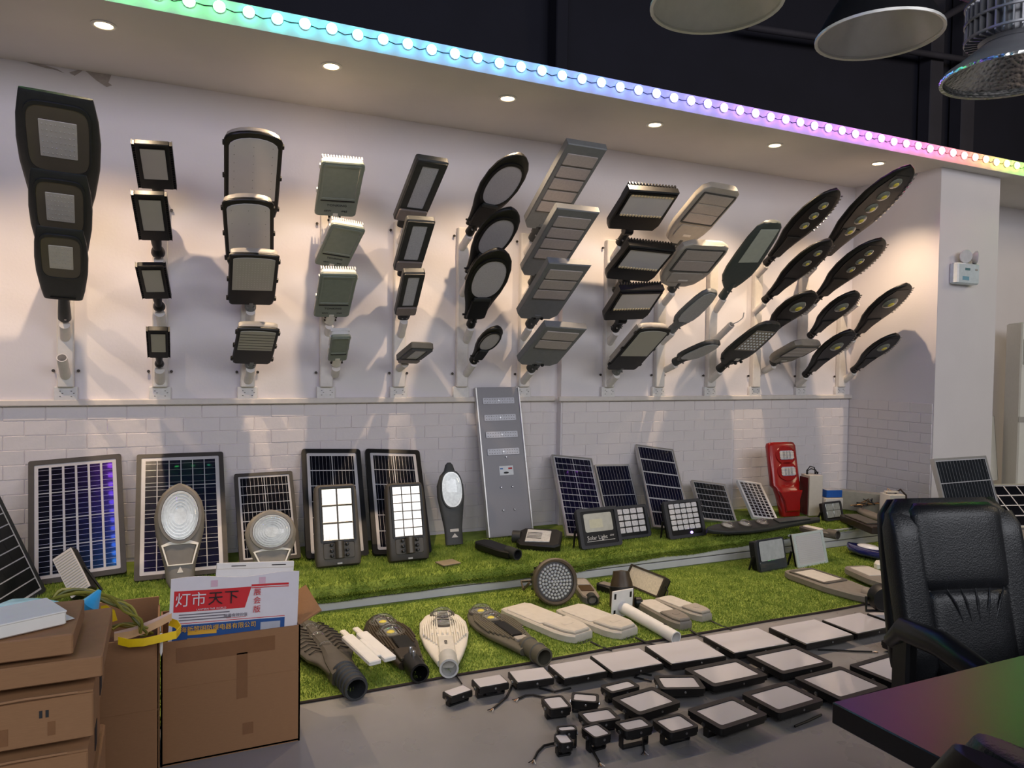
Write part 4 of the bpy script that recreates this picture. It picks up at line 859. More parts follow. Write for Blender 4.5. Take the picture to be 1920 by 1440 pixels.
stuff(b.build('vents', CREAM, t, smooth=0)); slab(t, 'clear_cover', rrect(.3*W, .3*L, .01, 3, 0, .3*L), 0, .012, mat('frost_cover', (214, 210, 200), .25), .003); text_mesh('eoo', .03, INK, t, MX.Translation(V((0.0, .33*L, .0135))) @ MX.Rotation(-PI/2, 4, 'Z')); big_collar(t, L, .042, mat('clear_collar', (196, 196, 192), .25), .16)
t, L, W = lie((1020, 1228), (888, 1138), .22, 'grey-bronze ribbed lamp with two bright glass domes at its wide end', z=.06); plain_body(t, L, W, OV, mat('grey_bronze', (92, 88, 76), .45), .05); ribs(t, L, W, mat('grey_bronze2', (104, 98, 84), .45)); domes(t, L, W, (.72, .88), .058, .05)
slab(t, 'driver_cover', rrect(.26*W, .26*L, .006, 2, 0, .47*L), -.002, .014, BLACK, .003); slab(t, 'name_plate', rrect(.28*W, .06*L, .004, 2, 0, .29*L), -.002, .012, LGREY, .002); big_collar(t, L, .042, mat('grey_bronze', (92, 88, 76), .45), .22, -.01, 2)
# white bracket lying over the lamps
A, B = onz((655, 1183), .13), onz((722, 1243), .1); y = (B-A); Lb = y.length; y.normalize(); x = y.cross(V((0, 0, 1))).normalized()
t = thing('mounting_bracket', 'white folded steel bracket lying across the two dark lamps', 'bracket', frameM(A, x, y, x.cross(y)))
for s_ in (-1, 1): MB().box((s_*.035, Lb*.55, .0), (.055, Lb*.8, .022), .004).build('arm', WHITE, t); MB().box((s_*.032, Lb*.12, .004), (.03, Lb*.28, .012), .004).build('tongue', CREAM, t)
MB().box((0, Lb*.6, .008), (.02, Lb*.5, .01), .002).build('web', WHITE, t)
# flat cream lamps in a row
def flatlamp(sock, tip, W, label, mt, z=.05, lens=True):
    t, L, W = lie(sock, tip, W, label, z=z)
    slab(t, 'housing', half([(.08*L, .3*W), (.14*L, .42*W), (.2*L, .46*W), (.26*L, .5*W), (.9*L, .48*W), (L, .42*W)]), -.045, 0, mt, .008)
    slab(t, 'lens', rrect(.84*W, .48*L, .02, 3, 0, .7*L), -.002, .006, mat('pearl_lens', (208, 202, 192), .25, var=.05), .003)
    slab(t, 'driver_lid', half([(.1*L, .26*W), (.2*L, .38*W), (.44*L, .42*W)]), -.002, .016, mt, .006)
    MB().box((0, .28*L, .016), (.3*W, .05*L, .004), .001).build('raised_badge', mt, t); slab(t, 'underside', half([(.04*L, .22*W), (.16*L, .4*W), (.9*L, .4*W)]), -.06, -.04, CHAR, .004)
    MB().tube([(0, -.0, -.03), (.01, -.06, -.04), (.03, -.11, -.044)], .005, 6).build('cable', WIRE, t); return t
flatlamp((1108, 1192), (962, 1134), .2, 'long cream flat lamp beside the grey-bronze two-dome lamp', mat('cream_cast', (200, 193, 182), .45))
flatlamp((1192, 1184), (1064, 1136), .2, 'cream flat lamp next to the white pole', mat('cream_cast2', (194, 187, 176), .45))
flatlamp((1294, 1170), (1206, 1124), .125, 'taupe flat lamp on the turf past the white pole, lens towards the step', TAN)
flatlamp((1334, 1154), (1240, 1118), .125, 'taupe flat lamp with an open black socket, last of the row past the white pole', mat('taupe_pale', (166, 158, 147), .45))
# white pole with wall plate
A, B = onz((1268, 1196), .035), onz((1166, 1138), .06); y = (B-A); Lp = y.length; y.normalize(); x = y.cross(V((0, 0, 1))).normalized()
t = thing('lamp_pole', 'white steel pole with a square wall plate lying on the turf', 'pole', frameM(A, x, y, x.cross(y)))
MB().lathe([(.026, 0), (.031, 0), (.031, Lp), (.026, Lp)], 20, ax='y', caps=False).build('pole', WHITE, t); MB().lathe([(.0005, Lp*.9), (.026, Lp*.9), (.026, 0)], 18, ax='y', caps=False).build('bore', WHITE, t); MB().box((0, Lp, .02), (.14, .008, .15), .002).build('wall_plate', WHITE, t)
hm = MB().box((0, 0, 0), (.012, .004, .03)).mesh('slot', BLACKP); each(t, 'slot', hm, [(s_*.052, Lp-.004, .02+q) for s_ in (-1, 1) for q in (-.045, .045)]); MB().lathe([(.008, 0), (.008, .003)], 10, C=(.01, .22*Lp, .029)).build('cable_hole', BLACKP, t)
# bell shaped spot lamp
c = onz((1040, 1135), .012); fw = (CAM-c); fw.z = .12*fw.length; fw = (fw.normalized()+V((.35, 0, .08))).normalized(); x = V((0, 0, 1)).cross(fw).normalized(); M = frameM(c+V((0, 0, .135)), x, fw.cross(x), fw)
t = thing('spot_lamp', 'round bronze spot lamp with dozens of pale diode lenses facing the room', 'spot lamp', M)
MB().lathe([(.07, -.16), (.1, -.13), (.115, -.05), (.128, -.02), (.13, .01), (.122, .018), (.11, .012), (.108, -.004)], 32).build('housing', mat('spot_bronze', (84, 74, 60), .45), t)
b = MB()
for k in range(16): a = 2*PI*k/16; b.box((.104*math.cos(a), .104*math.sin(a), -.09), (.014, .014, .07))
stuff(b.build('cooling_fins', BLACK, t, smooth=0)); MB().lathe([(.0, -.002), (.108, -.002), (.108, .002), (0, .002)], 32, caps=False).build('lens_plate', mat('spot_plate', (70, 68, 66), .35), t)
dm = MB().dome((0, 0, 0), .0085, .0085, .007, 10, 3).mesh('diode_lens', mat('spot_lens', (196, 198, 196), .2))
for r_, n in ((.0, 1), (.018, 6), (.036, 12), (.054, 17), (.072, 23), (.09, 28)):
    for k in range(n): a = 2*PI*k/n; inst('diode_lens', dm, t, (r_*math.cos(a), r_*math.sin(a), .002))
MB().tube([(-.135, 0, -.05), (-.15, -.04, -.12), (-.14, 0, -.19), (.14, 0, -.19), (.15, -.04, -.12), (.135, 0, -.05)], .008, 6).build('yoke', mat('spot_bronze', (84, 74, 60), .45), t)
t, L, W = lie((1112, 1122), (1085, 1083), .11, 'small taupe lamp with brown window between the round spot and the cone', z=.05); slab(t, 'housing', half([(0.05*L, .3*W), (.12*L, .45*W), (.5*L, .5*W), (.9*L, .44*W), (L, .3*W)]), -.045, 0, TAN, .006); slab(t, 'glass', rrect(.66*W, .26*L, .006, 2, 0, .76*L), -.001, .004, LGREY, .001); slab(t, 'window', rrect(.7*W, .26*L, .006, 2, 0, .46*L), -.001, .004, mat('brown_window', (72, 52, 34), .3), .001); big_collar(t, L, .03, CHAR, .14)
t, L, W = lie((1163, 1102), (1122, 1091), .09, 'low dark lamp with tan face behind the black cone', z=.05); slab(t, 'housing', half([(0, .3*W), (.2*L, .5*W), (.9*L, .44*W), (L, .2*W)]), -.045, 0, BLACK, .006); slab(t, 'lens', rrect(.6*W, .5*L, .006, 2, 0, .62*L), -.001, .004, TAN, .001)
c = onz((1167, 1140), .012); M = rotz(c+V((0, 0, .0)), math.radians(-20)) @ MX.Rotation(math.radians(-14), 4, 'X')
t = thing('spot_lamp', 'black-bronze conical spot lamp lying beside the white pole', 'spot lamp', M); MB().lathe([(.06, .0), (.072, .01), (.066, .1), (.06, .14), (.05, .17), (.045, .2), (.0, .205)], 24).build('housing', mat('cone_bronze', (64, 52, 36), .4), t); MB().lathe([(.06, .09), (.069, .095), (.069, .115), (.06, .12)], 24, caps=False).build('rim', BLACK, t); MB().lathe([(.02, 0), (.03, .01), (.03, .04), (.015, .05)], 14, ax='x', C=(.06, -.02, .03)).build('knob', BLACK, t)
# tilted flood with cream face
c = (onz((1169, 1094), .012)+onz((1234, 1122), .012))/2; xd = (onz((1234, 1122), .012)-onz((1169, 1094), .012)); Wd = xd.length; xd.normalize(); f = V((0, 0, 1)).cross(xd).normalized(); y = (V((0, 0, 1))+f*.55).normalized()
t = thing('flood_lamp', 'dark framed flood lamp with cream face tilted back on the turf', 'flood lamp', frameM(c, xd, y, xd.cross(y))); MB().frame(rrect(Wd, .13, .006, 2, 0, .065), rrect(Wd*.92, .11, .004, 2, 0, .065), -.03, .008).build('frame', mat('dark_bronze_frame', (58, 50, 40), .45), t); slab(t, 'lens', rrect(Wd*.92, .11, .004, 2, 0, .065), -.02, .002, mat('cream_lens', (212, 202, 182), .3, var=.12, scale=90), .001); slab(t, 'back', rrect(Wd*.96, .12, .006, 2, 0, .065), -.05, -.02, BLACK, .004)
MB().tube([(Wd*.5, .08, -.02), (Wd*.56, .06, -.03), (Wd*.7, .0, -.0), (Wd*.85, -.0, .03)], .004, 6).build('cable', WIRE, t)
# lamps at the right end of the lower turf
t, L, W = lie((1660, 1122), (1490, 1066), .24, 'taupe flat lamp with pale lens on the lower turf before the chair', z=.06); slab(t, 'housing', half([(.1*L, .2*W), (.2*L, .36*W), (.36*L, .44*W), (.48*L, .5*W), (.92*L, .46*W), (L, .36*W)]), -.05, 0, TAN, .01); MB().frame(rrect(.86*W, .44*L, .02, 3, 0, .72*L), rrect(.7*W, .36*L, .01, 3, 0, .72*L), -.001, .006).build('bezel', BRONZ, t); slab(t, 'lens', rrect(.7*W, .36*L, .01, 3, 0, .72*L), -.002, .003, mat('pearl_lens', (206, 194, 176), .25), .001); big_collar(t, L, .042, TAN, .2)
t, L, W = lie((1700, 1100), (1602, 1060), .2, 'second taupe flat lamp lying behind its twin, half hidden by the chair', z=.08); slab(t, 'housing', half([(.1*L, .2*W), (.25*L, .4*W), (.45*L, .5*W), (.92*L, .46*W), (L, .36*W)]), -.05, 0, TAN, .01); slab(t, 'lens', rrect(.7*W, .4*L, .01, 3, 0, .7*L), -.002, .004, mat('pearl_lens', (206, 194, 176), .25), .001)
t, L, W = lie((1690, 1040), (1591, 1016), .2, 'glossy dark blue lamp resting against the white step', z=.09); plain_body(t, L, W, [(0, .3), (.3, .42), (.6, .5), (.85, .4), (1, .1)], mat('blue_gloss', (20, 24, 84), .12, coat=1), .07); MB().dome((0, .6*L, -.002), .05, .09, .02, 20, 4).build('lens', LENS, t); slab(t, 'neck_cover', rrect(.4*W, .2*L, .01, 3, 0, .2*L), 0, .012, mat('blue_gloss', (20, 24, 84), .12, coat=1), .004)
t, L, W = lie((1710, 1062), (1640, 1052), .12, 'cream topped lamp peeking from behind the chair', z=.05); slab(t, 'housing', half([(0, .4*W), (.9*L, .5*W), (L, .3*W)]), -.045, 0, CREAM, .008); slab(t, 'base', half([(0, .38*W), (.88*L, .48*W)]), -.055, -.04, BLACK, .004)
# --- upper tier, right half
t, L, W = lie((1535, 970), (1326, 990), .17, 'long black lamp with three domed lenses lying along the platform edge', z=TIER+.07, roll=math.radians(-12)); plain_body(t, L, W, [(0, .12), (.15, .2), (.3, .3), (.5, .46), (.7, .5), (.88, .4), (.97, .2), (1, .05)], CHAR, .05); domes(t, L, W, (.53, .68, .83), .042, .04, False); slab(t, 'driver_cover', half([(.1*L, .12*W), (.4*L, .2*W)]), 0, .012, DGREY, .004)
t, L, W = lie((1570, 1000), (1502, 985), .1, 'taupe lamp with white lens and open socket lying beside the small green flood', z=TIER+.05); slab(t, 'housing', half([(.06*L, .24*W), (.2*L, .36*W), (.4*L, .46*W), (.6*L, .5*W), (.9*L, .42*W), (L, .2*W)]), -.04, 0, BRONZ, .008); slab(t, 'lens', rrect(.6*W, .5*L, .02, 3, 0, .66*L), -.001, .006, LEDPL, .002); big_collar(t, L, .032, BRONZ, .24)
t, L, W = lie((1652, 988), (1590, 964), .14, 'dark brown box lamp with bright specks by the chair back', z=TIER+.06); slab(t, 'housing', rrect(W, L, .01, 2, 0, L/2), -.055, 0, mat('brown_black', (44, 34, 28), .4), .006); slab(t, 'top_cover', rrect(.8*W, .7*L, .01, 2, 0, .55*L), -.001, .012, BRONZ, .004)
t, L, W = lie((1676, 978), (1608, 950), .1, 'taupe lamp lying under loose wires in the corner', z=TIER+.06); plain_body(t, L, W, OV, TAN, .05); MB().dome((0, .3*L, 0), .02, .02, .012, 12, 3).build('lens', LENS, t)
t, L, W = lie((970, 1036), (900, 1012), .13, 'black lamp lying at the foot of the big grey lamp', z=TIER+.05); slab(t, 'housing', half([(.1*L, .3*W), (.3*L, .46*W), (.9*L, .5*W), (L, .3*W)]), -.045, 0, BLACK, .008); big_collar(t, L, .034, CHAR, .24)
t, L, W = lie((962, 1003), (1052, 1008), .2, 'black lamp with mirrored window and open socket at the big grey lamp', z=TIER+.07, roll=math.radians(22)); slab(t, 'housing', half([(.1*L, .3*W), (.2*L, .46*W), (.9*L, .5*W), (L, .38*W)]), -.06, 0, BLACK, .01); slab(t, 'mirror_window', half([(.28*L, .34*W), (.78*L, .3*W)]), -.001, .006, REFL, .001); big_collar(t, L, .04, CHAR, .16)
b = MB()
for k in range(5): b.box((lerp(-.03, .03, k/4), .45*L, .0068), (.004, .3*L, .001))
stuff(b.build('window_bars', BLACK, t, smooth=0))
# red double-eyed lamp
M, H = stand((1481, 968), (1462, 829), math.radians(12), TIER, -6); W = px_w(M, (1440, 900), (1492, 896)); t = thing('street_lamp', 'red lamp with two square diode windows leaning on the brick wall', 'street lamp', M); RED = mat('red_gloss', (142, 18, 16), .28, var=.08, coat=.4)
MB().body([(0, .3*W, -.03, .03), (.12*H, .34*W, -.035, .04), (.28*H, .38*W, -.04, .04), (.38*H, .42*W, -.05, .03), (.42*H, .5*W, -.05, .012), (.95*H, .5*W, -.05, .012), (.99*H, .46*W, -.05, .006), (H, .4*W, -.04, 0)], 22, 5).build('housing', RED, t)
for k in range(2):
    e = slab(t, 'eye_rim', ell(.36*W, .13*H, 24, .06*W, H*(.82-.22*k)), .005, .018, RED, .003); slab(e, 'diode_window', rrect(.44*W, .12*H, .004, 2, .08*W, H*(.82-.22*k)), .012, .02, mat('eye_glass', (170, 176, 196), .2), .001)
    dots(e, 'diodes', LEDPL, -.08*W, .24*W, H*(.78-.22*k), H*(.86-.22*k), 4, 5, .021, .05, .009, .002)
slab(t, 'arm_cover', half([(.06*H, .24*W), (.2*H, .28*W), (.34*H, .42*W)]), .02, .055, RED, .01)
# boxes on the platform
def carton(name, label, c, d, yaw, m, cat='box', lid=None, seam=True):
    t = thing(name, label, cat, rotz(c, math.radians(yaw))); MB().box((0, 0, d[2]/2), d, .003).build('body', m, t)
    if lid: MB().box((0, 0, d[2]+.001), (d[0]*.98, d[1]*.98, .003)).build('lid', lid, t)
    return t
PB = mat('pale_metal_box', (206, 198, 186), .5, var=.03); WBX = mat('white_card', (224, 220, 214), .6, var=.02)
B = onz((1519, 966), TIER)+V((.03, .02, 0)); t = carton('battery_box', 'tall pale metal box with two black cable loops beside the red lamp', B, (.12, .12, .33), -12, PB)
for k in range(2): MB().tube([(-.05+.01*k, 0, .33), (-.05+.01*k, 0, .36), (-.02+.01*k, .0, .395-.02*k), (.02+.012*k, 0, .385-.02*k), (.03+.02*k, 0, .335)], .0045, 6).build('cable_loop', WIRE, t); MB().lathe([(.007, .33), (.007, .35)], 8, C=(.03+.02*k, 0, 0)).build('plug', BLACKP, t)
MB().box((-.073, 0, .16), (.006, .11, .3), .001).build('side_strip', mat('maroon', (80, 22, 28), .5), t)
B = onz((1570, 972), TIER)+V((.07, .05, 0)); t = carton('carton', 'low cream carton under the bright blue box', B+V((0, .1, 0)), (.16, .14, .14), -10, WBX, lid=mat('lid_cream', (236, 222, 196), .6)); cb = B+V((0.02, .1, .145))
t = carton('carton', 'bright blue box with white lid standing on a cream carton', cb, (.14, .1, .06), -14, mat('blue_card', (30, 92, 178), .5, var=.05), lid=WBX)
B = onz((1634, 962), TIER); carton('battery_box', 'long low pale box against the side wall', B+V((.0, .12, 0)), (.1, .34, .16), 28, mat('pale_olive_box', (188, 180, 160), .55))
B = onz((1672, 972), TIER); t = carton('battery_box', 'white upright box with a dark cable hanging down its side', B, (.13, .14, .2), -20, WBX)
MB().tube([(.02, 0, .2), (.06, -.01, .235), (.1, -.02, .19), (.105, -.03, .1), (.08, -.05, .02)], .008, 8).build('cable', mat('brown_cable', (62, 50, 48), .5), t); MB().box((-.01, 0, .215), (.1, .05, .012), .003).build('terminal_strip', LEDPL, t); MB().tube([(-.05, 0, .2), (-.03, .02, .24), (.0, 0, .21)], .004, 6).build('wire', COPPER, t)
rw = random.Random(4); B = onz((1608, 958), TIER)+V((-.1, -.17, 0))
t = thing('wire_bundle', 'tangle of thin dark wires in front of the low pale box', 'wires', B)
for k in range(6):
    a = [(rw.uniform(-.12, .16), rw.uniform(-.02, .12), rw.uniform(.06, .13)) for _ in range(4)]; MB().tube(a, .004, 5).build('wire', WIRE if k % 2 else COPPER, t)
t = thing('tile_sample', 'square grey-brown tile lying on the upper turf', 'tile', rotz(onz((840, 1055), TIER+.004), .2)); MB().box((0, 0, 0), (.12, .1, .008), .002).build('tile', mat('tile_taupe', (128, 116, 96), .6), t)
# ------------------------------------------------------------------ flood lamps laid out on the floor
FGL = mat('flood_glass', (212, 207, 208), .1, var=.03, scale=4, coat=.6, spec=.6)
FLOODS = [  # kind, four face corners (far left, far right, near right, near left), face height, what tells it apart
 ('slim', (830, 1297), (870, 1282), (886, 1295), (845, 1307), .05, 'smallest white slim flood lamp at the row start below the cream lamp'),
 ('slim', (880, 1274), (939, 1264), (955, 1280), (902, 1290), .06, 'second smallest white slim flood lamp of the turf-side row'),
 ('slim', (952, 1259), (1021, 1250), (1039, 1272), (969, 1281), .05, 'white slim flood lamp below the grey-bronze lamp socket'),
 ('slim', (1027, 1246), (1110, 1234), (1136, 1259), (1057, 1275), .05, 'fourth white slim flood lamp counted from the smallest'),
 ('slim', (1105, 1230), (1199, 1214), (1245, 1245), (1149, 1261), .05, 'fifth white slim flood lamp counted from the smallest'),
 ('slim', (1207, 1211), (1309, 1197), (1361, 1230), (1260, 1246), .05, 'large white slim flood lamp next to the open end of the white pole'),
 ('slim', (1315, 1194), (1417, 1176), (1487, 1207), (1380, 1224), .05, 'large white slim flood lamp just past the white pole end'),
 ('slim', (1441, 1176), (1527, 1161), (1602, 1190), (1512, 1209), .05, 'large warm-tinted white slim flood lamp of the turf-side row'),
 ('slim', (1542, 1162), (1607, 1149), (1686, 1172), (1607, 1189), .05, 'white slim flood lamp beside the black round lamp by the chair'),
 ('slim', (1622, 1151), (1690, 1137), (1760, 1158), (1690, 1171), .045, 'white slim flood lamp mostly behind the chair'),
 ('frame', (1393, 1228), (1487, 1211), (1567, 1241), (1473, 1264), .06, 'large black framed flood lamp beside the loose cable end'),
 ('frame', (1285, 1252), (1382, 1235), (1440, 1265), (1335, 1290), .06, 'large black framed flood lamp in the middle of the framed group'),
 ('frame', (1225, 1266), (1305, 1266), (1325, 1291), (1239, 1293), .06, 'black framed flood lamp set crooked beside the slim row'),
 ('frame', (1125, 1285), (1180, 1272), (1200, 1287), (1145, 1301), .055, 'small black framed flood lamp touching the fifth slim lamp'),
 ('frame', (1142, 1310), (1222, 1287), (1280, 1316), (1202, 1340), .06, 'medium black framed flood lamp turned like a diamond'),
 ('frame', (1388, 1300), (1470, 1278), (1548, 1312), (1462, 1338), .06, 'large black framed flood lamp beside the desk corner'),
 ('frame', (1490, 1270), (1580, 1247), (1662, 1290), (1575, 1314), .06, 'large framed flood lamp mirroring a shadow, partly under the desk edge'),
 ('frame', (1590, 1246), (1680, 1222), (1762, 1262), (1690, 1288), .06, 'large framed flood lamp half behind the chair armrest'),
 ('frame', (1655, 1200), (1692, 1190), (1722, 1205), (1682, 1216), .05, 'tiny black framed flood lamp beside the chair back'),
 ('frame', (1017, 1306), (1058, 1303), (1068, 1325), (1027, 1333), .06, 'tiny black framed flood lamp with a loose white tipped cable'),
 ('frame', (1072, 1297), (1122, 1301), (1124, 1318), (1070, 1314), .06, 'tiny black framed flood lamp seen broadside next to the loose cable one'),
 ('frame', (1080, 1335), (1145, 1325), (1163, 1348), (1105, 1358), .06, 'small black framed flood lamp with a cable end crossing its glass'),
 ('frame', (1043, 1361), (1079, 1358), (1083, 1369), (1046, 1372), .07, 'tiny black flood lamp tucked behind the smallest one'),
 ('frame', (1037, 1376), (1062, 1373), (1077, 1391), (1050, 1396), .06, 'smallest black flood lamp with a long cable curling to the floor'),
 ('frame', (1088, 1362), (1122, 1355), (1147, 1375), (1115, 1386), .07, 'tiny raised black flood lamp next to the smallest one'),
 ('frame', (1152, 1353), (1208, 1342), (1222, 1362), (1172, 1373), .08, 'small raised black flood lamp with mirrored glass'),
 ('frame', (1217, 1350), (1275, 1336), (1312, 1362), (1262, 1374), .07, 'small black flood lamp propped on its bracket'),
 ('frame', (1282, 1332), (1372, 1304), (1442, 1340), (1358, 1366), .07, 'large black framed flood lamp with a cable over its corner'),
]
bolt_m = MB().lathe([(.008, 0), (.008, .006), (.004, .008)], 8, ax='x').mesh('pivot_bolt', STEEL)
for i, (kind, a, b, c, d, h, lab) in enumerate(FLOODS):
    A, B, C, D = [onz(p, h) for p in (a, b, c, d)]; X_ = ((B-A)+(C-D))/2; Y_ = ((A-D)+(B-C))/2; Wd = X_.length; x = X_.normalized(); y = V((-x.y, x.x, 0)); Hd = abs(Y_.dot(y)); ctr = (A+B+C+D)/4
    t = thing('flood_lamp', lab, 'flood lamp', frameM(V((ctr.x, ctr.y, 0)), x, y, V((0, 0, 1)))); z = h
    if kind == 'slim':
        slab(t, 'housing', rrect(Wd, Hd, .006, 2), z-.028, z, BLACK, .003); slab(t, 'glass', rrect(Wd-.012, Hd-.012, .004, 2), z-.002, z+.0015, FGL, .0006)
        for s_ in (-1, 1): MB().box((s_*Wd*.32, -Hd*.45, z+.0018), (Wd*.16, Hd*.022, .0006)).build('print', DIFF, t)
    else:
        bz = min(.026, Wd*.1); slab(t, 'housing', rrect(Wd*.94, Hd*.94, .01, 2), z-.035, z-.012, BLACK, .004)
        MB().frame(rrect(Wd, Hd, .014, 3), rrect(Wd-2*bz, Hd-2*bz, .01, 3), z-.02, z).build('bezel', BLACK, t); slab(t, 'glass', rrect(Wd-2*bz, Hd-2*bz, .01, 3), z-.014, z-.003, FGL, .0006)
    hb = MB(); hb.box((0, 0, .004), (Wd*.9, .025, .006), .001)
    for s_ in (-1, 1): hb.box((s_*Wd*.44, 0, (z-.02)/2), (.006, .025, max(.012, z-.03)), .001)
    hb.build('bracket', BLACK, t, smooth=0); slab(t, 'driver_box', rrect(Wd*.4, Hd*.4, .006, 2), max(.008, z-.05), z-.027, BLACK, .003)
    for s_ in (-1, 1): inst('pivot_bolt', bolt_m, t, (s_*(Wd*.5-.002), -.0, z-.02), (0, 0, 0 if s_ > 0 else PI))
    inst('front_screw', bolt_m, t, (Wd*.04, -Hd*.5+.002, z-.014), (0, 0, -PI/2), (.6, .6, .6))
def floor_cable(pts, label, r=.0045, tip=True, ends=None):
    q = [onz(p, .006) for p in pts]; o = V(q[0]); t = thing('cable', label, 'cable', o); MB().tube([tuple(p-o) for p in q], r, 6).build('sheath', WIRE, t)
    if tip: e = q[-1]-o; dr = (q[-1]-q[-2]).normalized(); [MB().tube([tuple(e), tuple(e+dr*.025+V((dr.y, -dr.x, 0))*.012*k)], .0018, 5).build('strand', (WWIRE, COPPER, WIRE)[k+1], t) for k in (-1, 0, 1)]
floor_cable([(1046, 1392), (1020, 1398), (1008, 1410), (1001, 1424)], 'black cable curling from the smallest flood lamp')
floor_cable([(1105, 1388), (1108, 1402), (1116, 1416), (1124, 1430)], 'black cable running from the tiny raised flood lamp to open floor')
floor_cable([(1206, 1375), (1206, 1395), (1208, 1408)], 'short black cable below the small raised flood lamp')
floor_cable([(1024, 1308), (1000, 1303), (985, 1304), (972, 1310)], 'black cable with white tip beside the tiny framed flood lamp')
floor_cable([(960, 1285), (950, 1307), (935, 1320), (925, 1328)], 'black cable end lying before the second slim flood lamp')
floor_cable([(1012, 1290), (1040, 1297), (1070, 1290)], 'black cable under the edge of the third slim flood lamp', tip=False)
floor_cable([(1534, 1218), (1570, 1219), (1604, 1221), (1635, 1222)], 'straight black cable lying between slim and framed flood lamps')
floor_cable([(1540, 1340), (1515, 1352), (1490, 1362)], 'short black cable on the floor before the desk corner', tip=False)
floor_cable([(1222, 1266), (1200, 1262), (1190, 1270), (1222, 1277)], 'black cable loop beside the crooked framed flood lamp', tip=False)
floor_cable([(800, 1264), (830, 1246), (845, 1250), (852, 1262), (866, 1282)], 'thin pale cable from the cream lamp to the smallest slim flood', tip=False, r=.003)
# black round lamp by the chair
c = onz((1652, 1170), 0); t = thing('spot_lamp', 'black round spot lamp standing on the slim floods beside the chair', 'spot lamp', rotz(c+V((0, 0, .06)), -.5))
MB().lathe([(.02, -.05), (.06, -.045), (.075, 0), (.07, .02), (.06, .024)], 22, ax='y', C=(0, 0, .085)).build('housing', BLACK, t); MB().tube([(-.08, 0, .085), (-.08, .0, .01), (.08, 0, .01), (.08, 0, .085)], .008, 6).build('yoke', BLACK, t)
bm = MB().lathe([(.008, 0), (.008, .01)], 8, ax='y').mesh('screw', STEEL); each(t, 'screw', bm, [(.05*math.cos(a), .02, .085+.05*math.sin(a)) for a in (.7, 2.4, 4)])
# ------------------------------------------------------------------ cartons in the foreground
def card_mat(name, rgb):
    m, nt, b, N, LK = node_mat(name); tc = N('ShaderNodeTexCoord'); mp = N('ShaderNodeMapping'); mp.inputs['Scale'].default_value = (14, 14, 140)
    n = N('ShaderNodeTexNoise'); n.inputs['Scale'].default_value = 3; n.inputs['Detail'].default_value = 5; LK(tc.outputs['Object'], mp.inputs['Vector']); LK(mp.outputs['Vector'], n.inputs['Vector'])
    r = N('ShaderNodeValToRGB'); c = [lin(v) for v in rgb]; r.color_ramp.elements[0].color = [v*.86 for v in c]+[1]; r.color_ramp.elements[1].color = [min(1, v*1.1) for v in c]+[1]
    LK(n.outputs['Fac'], r.inputs['Fac']); LK(r.outputs['Color'], b.inputs['Base Color']); b.inputs['Roughness'].default_value = .72; b.inputs['Specular IOR Level'].default_value = .25
    return m
KR, KRD, KRL, TAPE = card_mat('kraft', (146, 108, 76)), card_mat('kraft_dark', (146, 108, 76)), card_mat('kraft_light', (146, 108, 76)), mat('brown_tape', (126, 88, 58), .25, var=.05)
# open carton with the newspaper
yf = 2.72; x0, x1 = ony((301, 1430), yf).x, ony((562, 1385), yf).x; ztop = ony((562, 1172), yf).z; dp = .34
t = thing('open_carton', 'open brown carton holding a newspaper and a white board', 'carton', (0, yf, 0)); cw = x1-x0; cx_ = (x0+x1)/2
for nm, c, d in (('front_wall', (cx_, .003, ztop/2), (cw, .006, ztop)), ('back_wall', (cx_, dp, ztop/2), (cw, .006, ztop)), ('side_wall', (x0+.003, dp/2, ztop/2), (.006, dp, ztop)), ('side_wall', (x1-.003, dp/2, ztop/2), (.006, dp, ztop)), ('bottom', (cx_, dp/2, .006), (cw, dp, .006))):
    MB().box(c, d).build(nm, KRD, t, smooth=0)
for x, w_, h_, z in ((cx_+.03, .035, .16, ztop-.15), (cx_-.02, cw*.7, .05, ztop-.05), (cx_+.05, .035, .04, .08)): MB().box((x, -.0008, z), (w_, .001, h_)).build('tape', TAPE, t, smooth=0)
MB().box((cx_, -.0006, ztop*.62), (cw*.98, .001, .002)).build('crease', KRL, t, smooth=0)
fl = MB(MX.Translation(V((x1-.004, dp*.5, ztop))) @ MX.Rotation(math.radians(62), 4, 'Y')).box((.0, 0, .045), (.005, dp*.96, .09)).build('flap', KRD, t, smooth=0)
